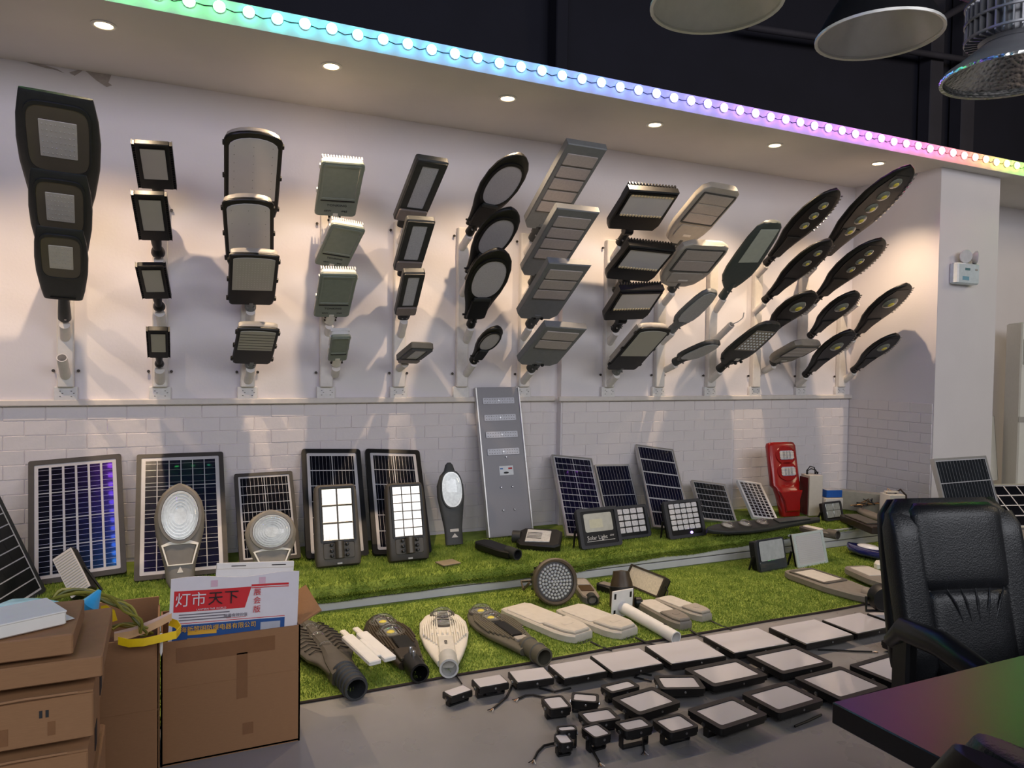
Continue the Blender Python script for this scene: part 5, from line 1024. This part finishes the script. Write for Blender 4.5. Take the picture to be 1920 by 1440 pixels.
# newspaper: gently waved sheet with printed bands
NPW, NPH = .424, .265
np_M = frameM(V((cx_+.004, yf+.018, ztop-.075)), V((1, 0, -.05)).normalized(), V((.05, .1, 1)).normalized(), V((0, -1, .1)).normalized())
t = thing('newspaper', 'folded newspaper with red and blue printed bands standing in the open carton', 'newspaper', np_M)
def wave(x, y): y = max(y, 0); return .006*math.sin((x/NPW+.5)*7)*(y/NPH)**1.5-.004*(y/NPH)
def sheet(name, xa, xb, ya, yb, off, m, parent, n=24, skew=0, topw=0):
    vs, fs = [], []; k = 4
    for i in range(n+1):
        for j in range(k+1):
            v_ = j/k; y = lerp(ya, yb, v_); x = lerp(xa, xb+skew*v_, i/n); yy = y+(topw*math.sin((x/NPW+.5)*8.5) if j == k else 0)
            vs.append((x, yy, wave(x, y)+off))
    for i in range(n):
        for j in range(k): a = i*(k+1)+j; fs.append((a, a+k+1, a+k+2, a+1))
    if name == 'page':
        nv = len(vs); vs += [(p[0], p[1], p[2]-.006) for p in vs]; fs += [tuple(q+nv for q in reversed(f)) for f in fs]
        rim = [i*(k+1) for i in range(n+1)]+[n*(k+1)+j for j in range(1, k+1)]+[i*(k+1)+k for i in range(n-1, -1, -1)]+[j for j in range(k-1, 0, -1)]
        fs += [(rim[q], rim[(q+1) % len(rim)], rim[(q+1) % len(rim)]+nv, rim[q]+nv) for q in range(len(rim))]
    return MB().add(vs, fs).build(name, m, parent)
PAPER = mat('newsprint', (214, 208, 212), .7, var=.02); PRED = mat('print_red', (196, 36, 42), .65, var=.03); PBLU = mat('print_blue', (30, 76, 138), .65, var=.04); PORA = mat('print_orange', (222, 168, 52), .65, var=.03); PGR = mat('print_grey', (110, 104, 112), .7, var=.05); PBK = mat('print_black', (34, 26, 28), .7); PPK = mat('print_pink', (206, 170, 184), .7)
hw = NPW/2
pg = sheet('page', -hw, hw, -.02, NPH, 0, PAPER, t, topw=.006)
Y = lambda f: .06+(NPH-.06)*f
sheet('red_band', -hw+.012, .03, Y(.455), Y(.80), .0012, PRED, pg, skew=.02); sheet('red_line', .05, hw-.035, Y(.80), Y(.835), .0012, PRED, pg); sheet('red_line', .05, hw-.035, Y(.77), Y(.785), .0012, PRED, pg)
sheet('blue_band', -hw+.012, hw-.045, -.01, Y(.245), .0012, PBLU, pg); sheet('red_line', -hw+.012, hw-.045, Y(.265), Y(.275), .0012, PRED, pg)
for x in (-.085, .075): sheet('pink_stamp', x, x+.022, Y(.84), Y(.95), .0012, PPK, pg)
for x0_, x1_, f in ((-hw+.03, -.02, .4), (-hw+.03, -.035, .355), (-hw+.03, -.015, .31)): sheet('small_print', x0_, x1_, Y(f), Y(f+.018), .0012, PGR, pg)
sheet('small_print', -.03, .035, Y(.30), Y(.306), .0012, PRED, pg)
for x0_, x1_, y_ in ((-hw+.06, -.06, .075), (-hw+.06, -.06, .05)): sheet('orange_bar', x0_, x1_, y_, y_+.014, .002, PORA, pg)
sheet('small_print', -.02, .1, .056, .06, .002, PGR, pg); sheet('white_card', .085, .152, .068, Y(.19), .002, mat('card_grey', (170, 172, 182), .6), pg)
def np_text(txt, size, m, x, y, rot=0): return text_mesh(txt, size, m, pg, MX.Translation(V((x, y, wave(x, y)+.0055))) @ MX.Rotation(rot, 4, 'Z'))
for ch, x, m_ in (('灯', -.172, PAPER), ('市', -.122, PAPER), ('天', -.068, PBK), ('下', -.016, PBK)): np_text(ch, .05, m_, x, Y(.64))
np_text('LANTERN FAIR WORLD', .009, PAPER, -.08, Y(.485))
for ch, f in (('展', .70), ('会', .56), ('版', .41)): np_text(ch, .026, PRED, .07, Y(f))
np_text('做最有效价值', .013, PGR, .0, Y(.345))
for i, ch in enumerate('上海新黎明防爆电器有限公司'): np_text(ch, .0205, PORA, -.186+.0205*i, Y(.165))
# white board behind the paper
t = thing('foam_board', 'white board leaning behind the newspaper in the open carton', 'board', frameM(ony((476, 1118), yf+.12), V((1, 0, -.09)).normalized(), V((.06, .12, 1)).normalized(), V((0, -1, .12)).normalized()))
MB().box((0, -.03, 0), (.27, .28, .012), .002).build('board', mat('lilac_board', (220, 218, 218), .5, var=.02), t); MB().box((0, .112, .002), (.27, .022, .014), .002).build('edge_strip', WBX, t)
hm = MB().box((0, 0, 0), (.05, .003, .001)).mesh('slot', PBK); each(t, 'slot', hm, [(-.06, .112, .0098), (.08, .112, .0098)])
# tall carton beside it
yb = 2.6; xa, xb = -.42, ony((297, 1300), yb).x; zt = ony((250, 1200), yb).z
t = thing('tall_carton', 'tall brown carton between the stacked boxes and the open carton', 'carton', (0, yb, 0)); ccx = (xa+xb)/2
for nm, c, d in (('front_wall', (ccx, .003, zt/2), (xb-xa, .006, zt)), ('back_wall', (ccx, .34, zt/2+.015), (xb-xa, .006, zt+.03)), ('side_wall', (xa, .17, zt/2), (.006, .34, zt)), ('side_wall', (xb, .17, zt/2), (.006, .34, zt)), ('bottom', (ccx, .17, .005), (xb-xa, .34, .006))): MB().box(c, d).build(nm, KRD, t, smooth=0)
MB().box((ccx, -.0006, zt*.52), (xb-xa, .001, .002)).build('crease', KRL, t, smooth=0); MB().box((ccx, .17, zt*.8), (xb-xa-.02, .32, .004)).build('inner_flap', KR, t, smooth=0)
# stacked lamp cartons
ys = 1.88
def stackbox(name, label, px_r, ztop_px, zbot_px, dx, dpth, m, top=None, shift=0):
    xr = ony((px_r, (ztop_px+zbot_px)/2), ys+shift).x; zt_, zb_ = ony((px_r, ztop_px), ys+shift).z, ony((px_r, zbot_px), ys+shift).z
    t = thing(name, label, 'carton', (xr-dx/2, ys+shift+dpth/2, zb_)); h = zt_-zb_; MB().box((0, 0, h/2), (dx, dpth, h-.002), .003).build('body', m, t); return t, dx, dpth, h, xr, zt_, zb_
SB = [stackbox('lamp_carton', 'small flat brown carton, topmost of the stack, under the white box', 137, 1187, 1228, .34, .26, KR),
      stackbox('lamp_carton', 'wide flat brown carton second in the stack', 192, 1229, 1270, .5, .36, KR),
      stackbox('lamp_carton', 'thick printed brown carton with torn lid, third in the stack', 175, 1297, 1382, .5, .34, KR),
      stackbox('lamp_carton', 'brown carton with a cracked open lid below the printed one', 165, 1408, 1500, .52, .34, KR)]
t, dx, dpth, h, *_ = SB[2]
for i, (x, z, w_, hh, m_) in enumerate(((-.2, .066, .1, .012, INK), (.0, .068, .006, .016, INK), (.012, .068, .006, .016, INK), (-.22, .04, .05, .004, INK), (-.22, .03, .05, .004, INK), (-.22, .02, .05, .004, INK), (-.1, .03, .08, .036, TAPE), (.02, .035, .014, .03, TAPE))):
    MB().box((x+.15, -dpth/2-.0004, z*h/.1), (w_, .0012, hh)).build('print', m_, t, smooth=0)
for k, (bx_, l) in enumerate(((SB[2], 'lid_flap'), (SB[3], 'lid_flap'))):
    t, dx, dpth, h, *_ = bx_; gap = .03
    MB(MX.Translation(V((0, -dpth/2, h))) @ MX.Rotation(math.radians(4), 4, 'X')).box((0, dpth*.48, .004), (dx*1.0, dpth*.97, .005)).build(l, KRL, t, smooth=0)
    MB().tube([(-.2, -dpth/2, h+.003), (-.05, -dpth/2-.004, h+.006), (.02, -dpth/2, h+.002), (.12, -dpth/2-.006, h+.008), (.22, -dpth/2, h+.004)], .0035, 5).build('torn_edge', KRD, t)
    hm = MB().box((0, 0, 0), (.002, .05, .06)).mesh('hand_hole', PBK); inst('hand_hole', hm, t, (dx/2+.001, .03, h*.5))
zz = SB[3][6]
o_ = thing('large_carton', 'large brown carton at the bottom of the stack', 'carton', (SB[3][4]-.27, ys+.19, 0)); MB().box((0, 0, zz/2-.001), (.56, .4, zz-.004), .004).build('body', KRD, o_)
bt = SB[1]
# fill between second and third box
z_a, z_b = SB[2][5]+.03, SB[1][6]
# white box on top
za = SB[0][5]; A = ony((0, 1182), ys+.02)
t = thing('white_box', 'white flat paper box lying on the topmost small carton', 'box', rotz((ony((48, 1160), ys+.1).x-.02, ys+.085, za+.002), .42)); MB().box((0, 0, .015), (.17, .13, .03), .003).build('body', WBX, t); MB().box((0, 0, .0305), (.172, .132, .004), .001).build('lid', WBX, t)
t = thing('paper_slip', 'white paper slip under the white box', 'paper', rotz((SB[0][4]-.06, ys+.1, za+.002), .5)); MB().box((0, 0, .001), (.09, .06, .001)).build('sheet', WBX, t)
# blue bag behind the stack
t = thing('plastic_bag', 'crumpled pale blue plastic bag behind the stacked cartons', 'bag', (ony((48, 1130), 2.5).x, 2.45, .0))
BAG = t; zb_ = ony((85, 1108), 2.45).z
def blob(t, name, c, r, m, k, amp=.25):
    rr = random.Random(k); b = MB(); rs = []
    for i in range(1, 8):
        a = PI*i/8; rs.append([(c[0]+r[0]*math.sin(a)*math.cos(q)*(1+rr.uniform(-amp, amp)), c[1]+r[1]*math.sin(a)*math.sin(q)*(1+rr.uniform(-amp, amp)), c[2]-r[2]*math.cos(a)*(1+rr.uniform(-amp, amp)*.4)) for q in [2*PI*j/14 for j in range(14)]])
    return b.rings(rs).build(name, m, t, smooth=60)
BLU, BLUL = mat('blue_film', (60, 160, 214), .3, var=.25, scale=12, coat=.3), mat('pale_blue_film', (140, 204, 222), .25, var=.15, scale=14, coat=.3)
blob(t, 'bag_body', (0, 0, zb_-.105), (.13, .09, .09), BLUL, 1, .12); blob(t, 'bag_fold', (-.1, -.03, zb_-.1), (.07, .07, .08), BLU, 2, .15); blob(t, 'bag_print', (-.03, -.085, zb_-.07), (.05, .012, .03), mat('bag_print', (226, 176, 170), .4, var=.3, scale=30), 3)
sc_ = thing('carton_low', 'plain brown carton behind the stack holding up the blue bag', 'carton', (ony((60, 1200), 2.5).x, 2.46, 0)); MB().box((0, 0, (zb_-.21)/2), (.3, .22, zb_-.21), .004).build('body', KRD, sc_)
q_ = ony((170, 1134), 2.42)-BAG.location; MB().tube([(.1, 0, zb_-.1), (q_.x-.02, 0, q_.z-.02), tuple(q_), (q_.x+.02, 0, q_.z+.03)], [.03, .02, .026, .006], 10).build('bag_tail', BLU, BAG)
# olive wires and yellow strap in the tall carton
OLV = [mat('olive_wire_%d' % k, c, .45, var=.1) for k, c in enumerate(((122, 118, 44), (88, 92, 36), (150, 144, 66)))]
t = thing('wire_coil', 'coil of olive green wires spilling over the tall carton', 'wires', (0, yb+.08, 0)); rr = random.Random(12)
for k in range(13):
    j = lambda s=.012: rr.uniform(-s, s)
    q = [(95, 1128), (125, 1112), (165, 1114), (205, 1122), (238, 1140), (258, 1165), (270, 1185)] if k < 9 else [(215, 1178), (235, 1172), (258, 1176), (285, 1186), (262, 1190)]
    pts = []
    for p in q:
        P = ony(p, yb-.05+k*.012); pts.append((P.x+j(), P.y-yb-.08+j(), P.z+j()))
    # smooth the polyline
    sm = []
    for i in range(len(pts)-1):
        a0, a1, a2, a3 = [V(pts[max(0, min(len(pts)-1, i+o_))]) for o_ in (-1, 0, 1, 2)]
        for f in (0, .25, .5, .75): sm.append(tuple(.5*((2*a1)+(a2-a0)*f+(2*a0-5*a1+4*a2-a3)*f*f+(3*a1-a0-3*a2+a3)*f**3)))
    sm.append(pts[-1]); MB().tube(sm, .0042, 6).build('wire', OLV[k % 3], t)
YEL = mat('yellow_strap', (236, 198, 20), .45, var=.05)
def ribbon(t, name, pts, wid, m, thick=.002):
    vs, fs = [], []; n = len(pts)
    for i, (p, u) in enumerate(pts):
        p, u = V(p), V(u).normalized()*wid/2; nn = ((V(pts[min(i+1, n-1)][0])-V(pts[max(i-1, 0)][0])).cross(u)).normalized()*thick
        vs += [tuple(p-u), tuple(p+u), tuple(p+u+nn), tuple(p-u+nn)]
    for i in range(n-1):
        for k in range(4): a, b_ = i*4+k, i*4+(k+1) % 4; fs.append((a, b_, b_+4, a+4))
    fs += [(3, 2, 1, 0), tuple((n-1)*4+k for k in range(4))]
    return MB().add(vs, fs).build(name, m, t)
t = thing('carry_strap', 'bright yellow flat strap looping over the tall carton front', 'strap', (0, yb-.03, 0))
def P_(p, dy): q = ony(p, yb-.03+dy); return (q.x, dy, q.z)
ribbon(t, 'strap', [(P_((222, 1201), .0), (0, .1, 1)), (P_((242, 1206), -.02), (0, .2, 1)), (P_((270, 1204), -.035), (0, .2, 1)), (P_((305, 1196), -.03), (0, .2, 1)), (P_((330, 1190), -.015), (0, .2, 1)), (P_((338, 1180), .02), (.1, .3, 1)), (P_((330, 1170), .06), (.3, .4, 1)), (P_((318, 1166), .09), (.4, .5, 1))], .024, YEL)
ribbon(t, 'strap_loop', [(P_((190, 1143), .1), (0, .6, 1)), (P_((200, 1141), .08), (0, .6, 1)), (P_((210, 1150), .06), (.6, .2, .6)), (P_((213, 1165), .06), (1, 0, .2))], .022, YEL)
t = thing('paper_roll', 'rolled brown paper sticking out over the yellow strap', 'paper', (0, yb-.02, 0))
ribbon(t, 'outer_sheet', [(P_((214, 1197), .03), (0, .3, 1)), (P_((245, 1192), .015), (0, .3, 1)), (P_((275, 1182), .01), (0, .3, 1)), (P_((300, 1170), .01), (0, .3, 1)), (P_((322, 1158), .01), (0, .3, 1))], .022, mat('manila', (206, 164, 118), .6)); ribbon(t, 'inner_sheet', [(P_((214, 1193), .05), (0, .3, 1)), (P_((250, 1184), .04), (0, .3, 1)), (P_((290, 1168), .03), (0, .3, 1)), (P_((318, 1155), .03), (0, .3, 1))], .02, mat('pale_paper', (206, 176, 160), .6))
t = thing('cable_tie', 'white plastic stick hanging between the two brown cartons', 'stick', (ony((302, 1205), yb-.01).x, yb-.012, ony((302, 1205), yb-.01).z)); MB().tube([(0, 0, .03), (.001, 0, 0), (0, 0, -.03), (0, 0, -.042)], [.004, .005, .0045, .001], 8).build('stick', WHITE, t)
# ------------------------------------------------------------------ desk and chairs
DK = onz((1560, 1316), .75); DX, DY = DK.x, DK.y
DTOP = mat('desk_laminate', (22, 22, 24), .3, var=.1, scale=60, spec=.55); DTOP.node_tree.nodes['Principled BSDF'].inputs['Coat Roughness'].default_value = .3
t = thing('desk', 'black satin desk with thick top reflecting coloured lights', 'desk', (DX, DY, 0))
MB().box((.62, -.35, .73), (1.24, .7, .04), .002).build('top', DTOP, t); MB().box((1.66, -.35, .73), (.8, .7, .04), .002).build('side_top', DTOP, t)
MB().box((.62, -.35, .355), (.03, .6, .708)).build('leg', BLACK, t); MB().box((1.9, -.35, .355), (.03, .6, .708)).build('leg', BLACK, t); MB().box((1.0, -.15, .5), (1.8, .02, .42)).build('modesty_board', BLACK, t)
LEA = mat('black_leather', (24, 25, 28), .36, var=.15, scale=40, bump=.15, bscale=220, spec=.5)
def cushion(t, name, W, H, T, m, M, bulge=.35, n=12, k=10, taper=0, parent=None):
    b = MB(M); rs = []
    for i in range(n+1):
        v = i/n; e = (1-abs(2*v-1)**6)**(1/3.); hw_ = W/2*(1-taper*v)*(.82+.18*e); th = T/2*(.35+.65*e)
        rs.append([(hw_*math.copysign(abs(math.cos(q))**.45, math.cos(q)), H*v, th*math.copysign(abs(math.sin(q))**.8, math.sin(q))) for q in [2*PI*(j+.5)/20 for j in range(20)]])
    return b.rings(rs).build(name, m, parent or t, smooth=60)
def office_chair(name, label, loc, face, zt, zs=.46, W=.5):
    """face: heading of the chair front; local -y is the front"""
    t = thing(name, label, 'chair', rotz(loc, face)); rc = math.radians(14); H = (zt-zs-.02)/math.cos(rc)
    Mb = MX.Translation(V((0, .2, zs+.03))) @ MX.Rotation(PI/2-rc, 4, 'X')
    # frame: x right, y up the back, z towards the front
    sh = cushion(t, 'back_shell', W, H, .07, BLACKP, Mb @ MX.Translation(V((0, 0, -.03))), taper=.1)
    bk = cushion(t, 'backrest', W*.96, H, .09, LEA, Mb, taper=.08)
    hd = cushion(t, 'head_cushion', W*.64, H*.5, .085, LEA, Mb @ MX.Translation(V((0, H*.47, .026))), taper=-.04, parent=bk)
    for s_ in (-1, 1): cushion(t, 'wing_cushion', W*.22, H*.9, .08, LEA, Mb @ MX.Translation(V((s_*W*.37, .01, .016))), taper=.05, parent=bk)
    lc = cushion(t, 'lumbar_cushion', W*.6, H*.5, .11, LEA, Mb @ MX.Translation(V((0, .01, .018))), parent=bk)
    for k in range(5): MB(Mb).tube([(lerp(-.09, .1, k/4), H*.5, .068), (lerp(-.07, .075, k/4), H*.42, .0735), (lerp(-.05, .05, k/4), H*.3, .07)], [.002, .004, .0015], 6).build('leather_fold', LEA, bk)
    cushion(t, 'seat', W, .5, .12, LEA, MX.Translation(V((0, .24, zs))) @ MX.Rotation(PI, 4, 'Z'))
    for s_ in (-1, 1):
        pts = [(s_*W*.56, .2, zs+.16), (s_*W*.57, .14, zs+.215), (s_*W*.57, .0, zs+.225), (s_*W*.56, -.14, zs+.2), (s_*W*.54, -.22, zs+.1)]
        ar = MB().tube(pts, [.022, .034, .036, .034, .022], 12).build('armrest', BLACKP, t); MB().box((s_*W*.55, .15, zs+.06), (.035, .07, .28), .008).build('arm_post', BLACKP, ar)
    MB().lathe([(.03, .1), (.03, zs-.06)], 14).build('gas_lift', BLACKP, t)
    for k in range(5):
        a = 2*PI*k/5+.3; lg = MB().tube([(0, 0, .11), (.29*math.cos(a), .29*math.sin(a), .075)], [.03, .018], 8).build('base_leg', BLACKP, t); MB().lathe([(.02, -.02), (.03, -.018), (.03, .018), (.02, .02)], 14, ax='x', C=(.29*math.cos(a), .29*math.sin(a), .03)).build('caster', RUB, lg)
    return t
cb_ = ony((1812, 1235), 1.36)
office_chair('office_chair', 'black leather office chair behind the desk', (cb_.x+.02, 1.36-.16, 0), math.radians(-15), .965, zs=.43, W=.47)
P = CAM+ray((1822, 1372))*.84-V((0, .2, 0))
office_chair('office_chair', 'black chair on the near side of the desk, only its back top in view', (P.x+.3, P.y, 0), math.radians(86), P.z, zs=.41, W=.44)
# ------------------------------------------------------------------ hanging high-bay lamps
def pendant(px, dist, R_, outer, inner, label, fins=False, hk=.95, lens=None):
    c = CAM+ray(px)*dist; t = thing('pendant_lamp', label, 'pendant lamp', c)
    H = R_*hk
    MB().lathe([(R_, 0), (R_*1.015, .004), (R_*.98, .02), (R_*.8, H*.45), (R_*.55, H*.85), (R_*.45, H)], 40, caps=False).build('shade', outer, t)
    MB().lathe([(R_*.995, .001), (R_*.96, .02), (R_*.78, H*.44), (R_*.53, H*.84), (R_*.43, H*.98), (.001, H*.98)], 40, caps=False).build('reflector', inner, t)
    MB().lathe([(R_*.97, 0), (R_*1.02, -.003), (R_*1.02, .006), (R_*.97, .008)], 40, caps=False).build('rim', inner, t)
    hs = MB(); hs.lathe([(R_*.46, H), (R_*.5, H+.01), (R_*.5, H+.16), (R_*.3, H+.19), (R_*.05, H+.2)], 28)
    hs.build('heat_sink', outer, t)
    if fins:
        for k in range(36): a = 2*PI*k/36; MB(MX.Rotation(a, 4, 'Z')).box((R_*.58, 0, H+.07), (R_*.2, .005, .12)).build('fin', outer, t, smooth=0)
        for z in (.015, .07, .125): MB().lathe([(R_*.68, H+z), (R_*.7, H+z+.002), (R_*.7, H+z+.008), (R_*.68, H+z+.01)], 36, caps=False).build('fin_ring', outer, t)
    MB().lathe([(.0, H*.9), (R_*.36, H*.9), (R_*.36, H*.93), (0, H*.93)], 24, caps=False).build('led_board', lens or DIFFL, t)
    MB().tube([(0, 0, H+.19), (0, 0, 6.15-c.z)], .008, 8).build('rod', NAVYL, t)
DK_ = mat('dark_shade', (27, 27, 30), .35, var=.08); BLS = mat('metal_shade', (150, 150, 154), .35, .5, var=.08)
m, nt, b, N, LK = node_mat('dimpled_reflector'); b.inputs['Base Color'].default_value = (.55, .55, .53, 1); b.inputs['Metallic'].default_value = 1; b.inputs['Roughness'].default_value = .25
tc = N('ShaderNodeTexCoord'); vo = N('ShaderNodeTexVoronoi'); vo.inputs['Scale'].default_value = 70; bp = N('ShaderNodeBump'); bp.inputs['Strength'].default_value = .5; bp.inputs['Distance'].default_value = .004
LK(tc.outputs['Object'], vo.inputs['Vector']); LK(vo.outputs['Distance'], bp.inputs['Height']); LK(bp.outputs['Normal'], b.inputs['Normal']); DIMP = m
pendant((1343, 10), 2.45, .21, mat('ivory_shade', (196, 196, 180), .3), mat('ivory_inner', (238, 238, 224), .22, var=.03), 'hanging high-bay lamp with ivory reflector')
pendant((1647, 68), 2.5, .195, DK_, mat('champagne_reflector', (230, 227, 220), .3, .15, var=.03), 'hanging high-bay lamp with dark shade and pale reflector')
pendant((1900, 143), 2.35, .2, BLS, DIMP, 'hanging high-bay lamp with finned metal heat sink and dimpled reflector', fins=True, hk=.5)
# ------------------------------------------------------------------ emergency light on the column
c = ony((1801, 534), 4.06); t = thing('emergency_light', 'white twin-head emergency light on the blue-grey column', 'emergency light', V((c.x, 4.07, c.z)))
W_ = .27; MB().box((0, -.04, .085), (W_, .08, .17), .01).build('case', mat('case_white', (206, 216, 220), .35), t)
MB().box((-.02, -.081, .12), (.06, .002, .02)).build('print', mat('print_teal', (84, 124, 130), .6), t); MB().box((-.04, -.081, .045), (.08, .002, .03)).build('print', mat('print_sky', (120, 166, 186), .6), t); MB().box((.09, -.081, .12), (.03, .003, .012)).build('test_button', LGREY, t)
for x, yaw in ((-.03, -20), (.105, 45)):
    hM = MX.Translation(V((x, -.07, .225))) @ MX.Rotation(math.radians(yaw), 4, 'Z') @ MX.Rotation(math.radians(95), 4, 'X') @ MX.Scale(.82, 4)
    hd = MB(hM).lathe([(.02, -.05), (.06, -.02), (.068, .0), (.062, .006)], 22).build('lamp_head', mat('head_white', (206, 206, 204), .3), t); MB(hM).lathe([(.06, .004), (.03, -.015), (.005, -.02)], 22, caps=True).build('reflector', mat('amber_reflector', (206, 203, 198), .15, .9), hd); MB().tube([(x, -.05, .17), (x, -.05, .2)], .014, 10).build('neck', BLACKP, hd)
# ------------------------------------------------------------------ beyond the column
c = ony((1884, 925), 4.4); AC = thing('air_conditioner', 'tall cream floor-standing air conditioner beyond the column', 'air conditioner', rotz((c.x, 4.3, .2), math.radians(-38)))
ACM = mat('ac_cream', (226, 222, 213), .4, var=.02); zt = ony((1882, 602), 4.3).z-.2
MB().box((.27, .17, zt/2), (.54, .34, zt), .012).build('cabinet', ACM, AC); MB().box((.27, -.002, zt*.83), (.5, .012, .24), .004).build('outlet', mat('ac_grille', (186, 184, 172), .45), AC)
for k in range(6): MB().box((.27, -.012, zt*.83-.09+.036*k), (.48, .008, .006)).build('louver', mat('ac_louver', (160, 160, 150), .4), AC, smooth=0)
MB().box((.27, -.002, zt*.75), (.52, .008, .012)).build('trim_bar', CREAM, AC); MB().box((.27, -.002, zt*.44), (.54, .008, .05)).build('control_band', LGREY, AC); MB().box((.36, -.008, zt*.44), (.08, .006, .03)).build('display', BRONZ, AC); MB().box((.1, -.002, zt*.70), (.08, .002, .012)).build('print', LGREY, AC); MB().prism(ell(.05, .04, 18), 0, .002).build('sticker', mat('sticker_blue', (110, 160, 186), .5), AC).matrix_local = MX.Translation(V((.12, -.002, zt*.52))) @ MX.Rotation(PI/2, 4, 'X')
o = simple_box('platform_far', (8.3, 4.3, .1), (3.6, 1.0, .2), mat('ochre_deck', (206, 198, 186), .5))
t = thing('leaning_board', 'thin pale board leaning between the column and the air conditioner', 'board', axes(ony((1862, 895), 4.55), (ony((1868, 780), 4.6)-ony((1875, 895), 4.55)), (1, 0, 0))); MB().box((0, .28, 0), (.1, .62, .03), .004).build('board', CREAM, t); MB().box((.055, .28, -.01), (.012, .62, .04), .002).build('edge', BRONZ, t)
t = carton('grey_box', 'grey perforated metal box behind the chair', onz((1915, 1082), 0)+V((.25, -.25, 0)), (.3, .3, .22), -30, mat('box_grey', (150, 142, 130), .5))
gt = MB().box((0, 0, 0), (1.6, .9, .008)).build('floor_turf_far', GR, smooth=0); gt.location = (7.0, 3.2, .006); struct(gt)
# ------------------------------------------------------------------ light string along the hall beam behind the room (seen mirrored in the panels)
def rear_string(name, label, p0, p1, n, cols):
    a, b_ = V(p0), V(p1); d = b_-a; t = thing(name, label, 'light string', a); MB().box(tuple(d/2+V((0, 0, .03))), (max(.06, abs(d.x)), max(.06, abs(d.y)), .1)).build('beam', WHITE, t, smooth=0)
    for f in (.08, .92): MB().tube([tuple(d*f+V((0, 0, .08))), (d.x*f, d.y*f, 6.15-a.z)], .008, 6).build('hanger', NAVYL, t)
    for k in range(n):
        f = k/(n-1); q = f*(len(cols)-1); i = min(int(q), len(cols)-2); c = [lerp(cols[i][j], cols[i+1][j], q-i) for j in range(3)]
        me = pix_mat('rear_%s_%d' % (name, k), c); inst('pixel', MB().dome((0, 0, 0), .028, .028, -.03, 12, 3).mesh('pixel', me), t, d*f+V((0, 0, -.02)))
rear_string('beam_light_string_offscreen', 'string of purple and blue pixel lights along a hall beam over the cartons', (-.47, 2.95, 3.22), (-.47, .6, 3.22), 20, [(190, 60, 255), (120, 60, 255), (60, 90, 255), (0, 150, 255), (0, 200, 230)])
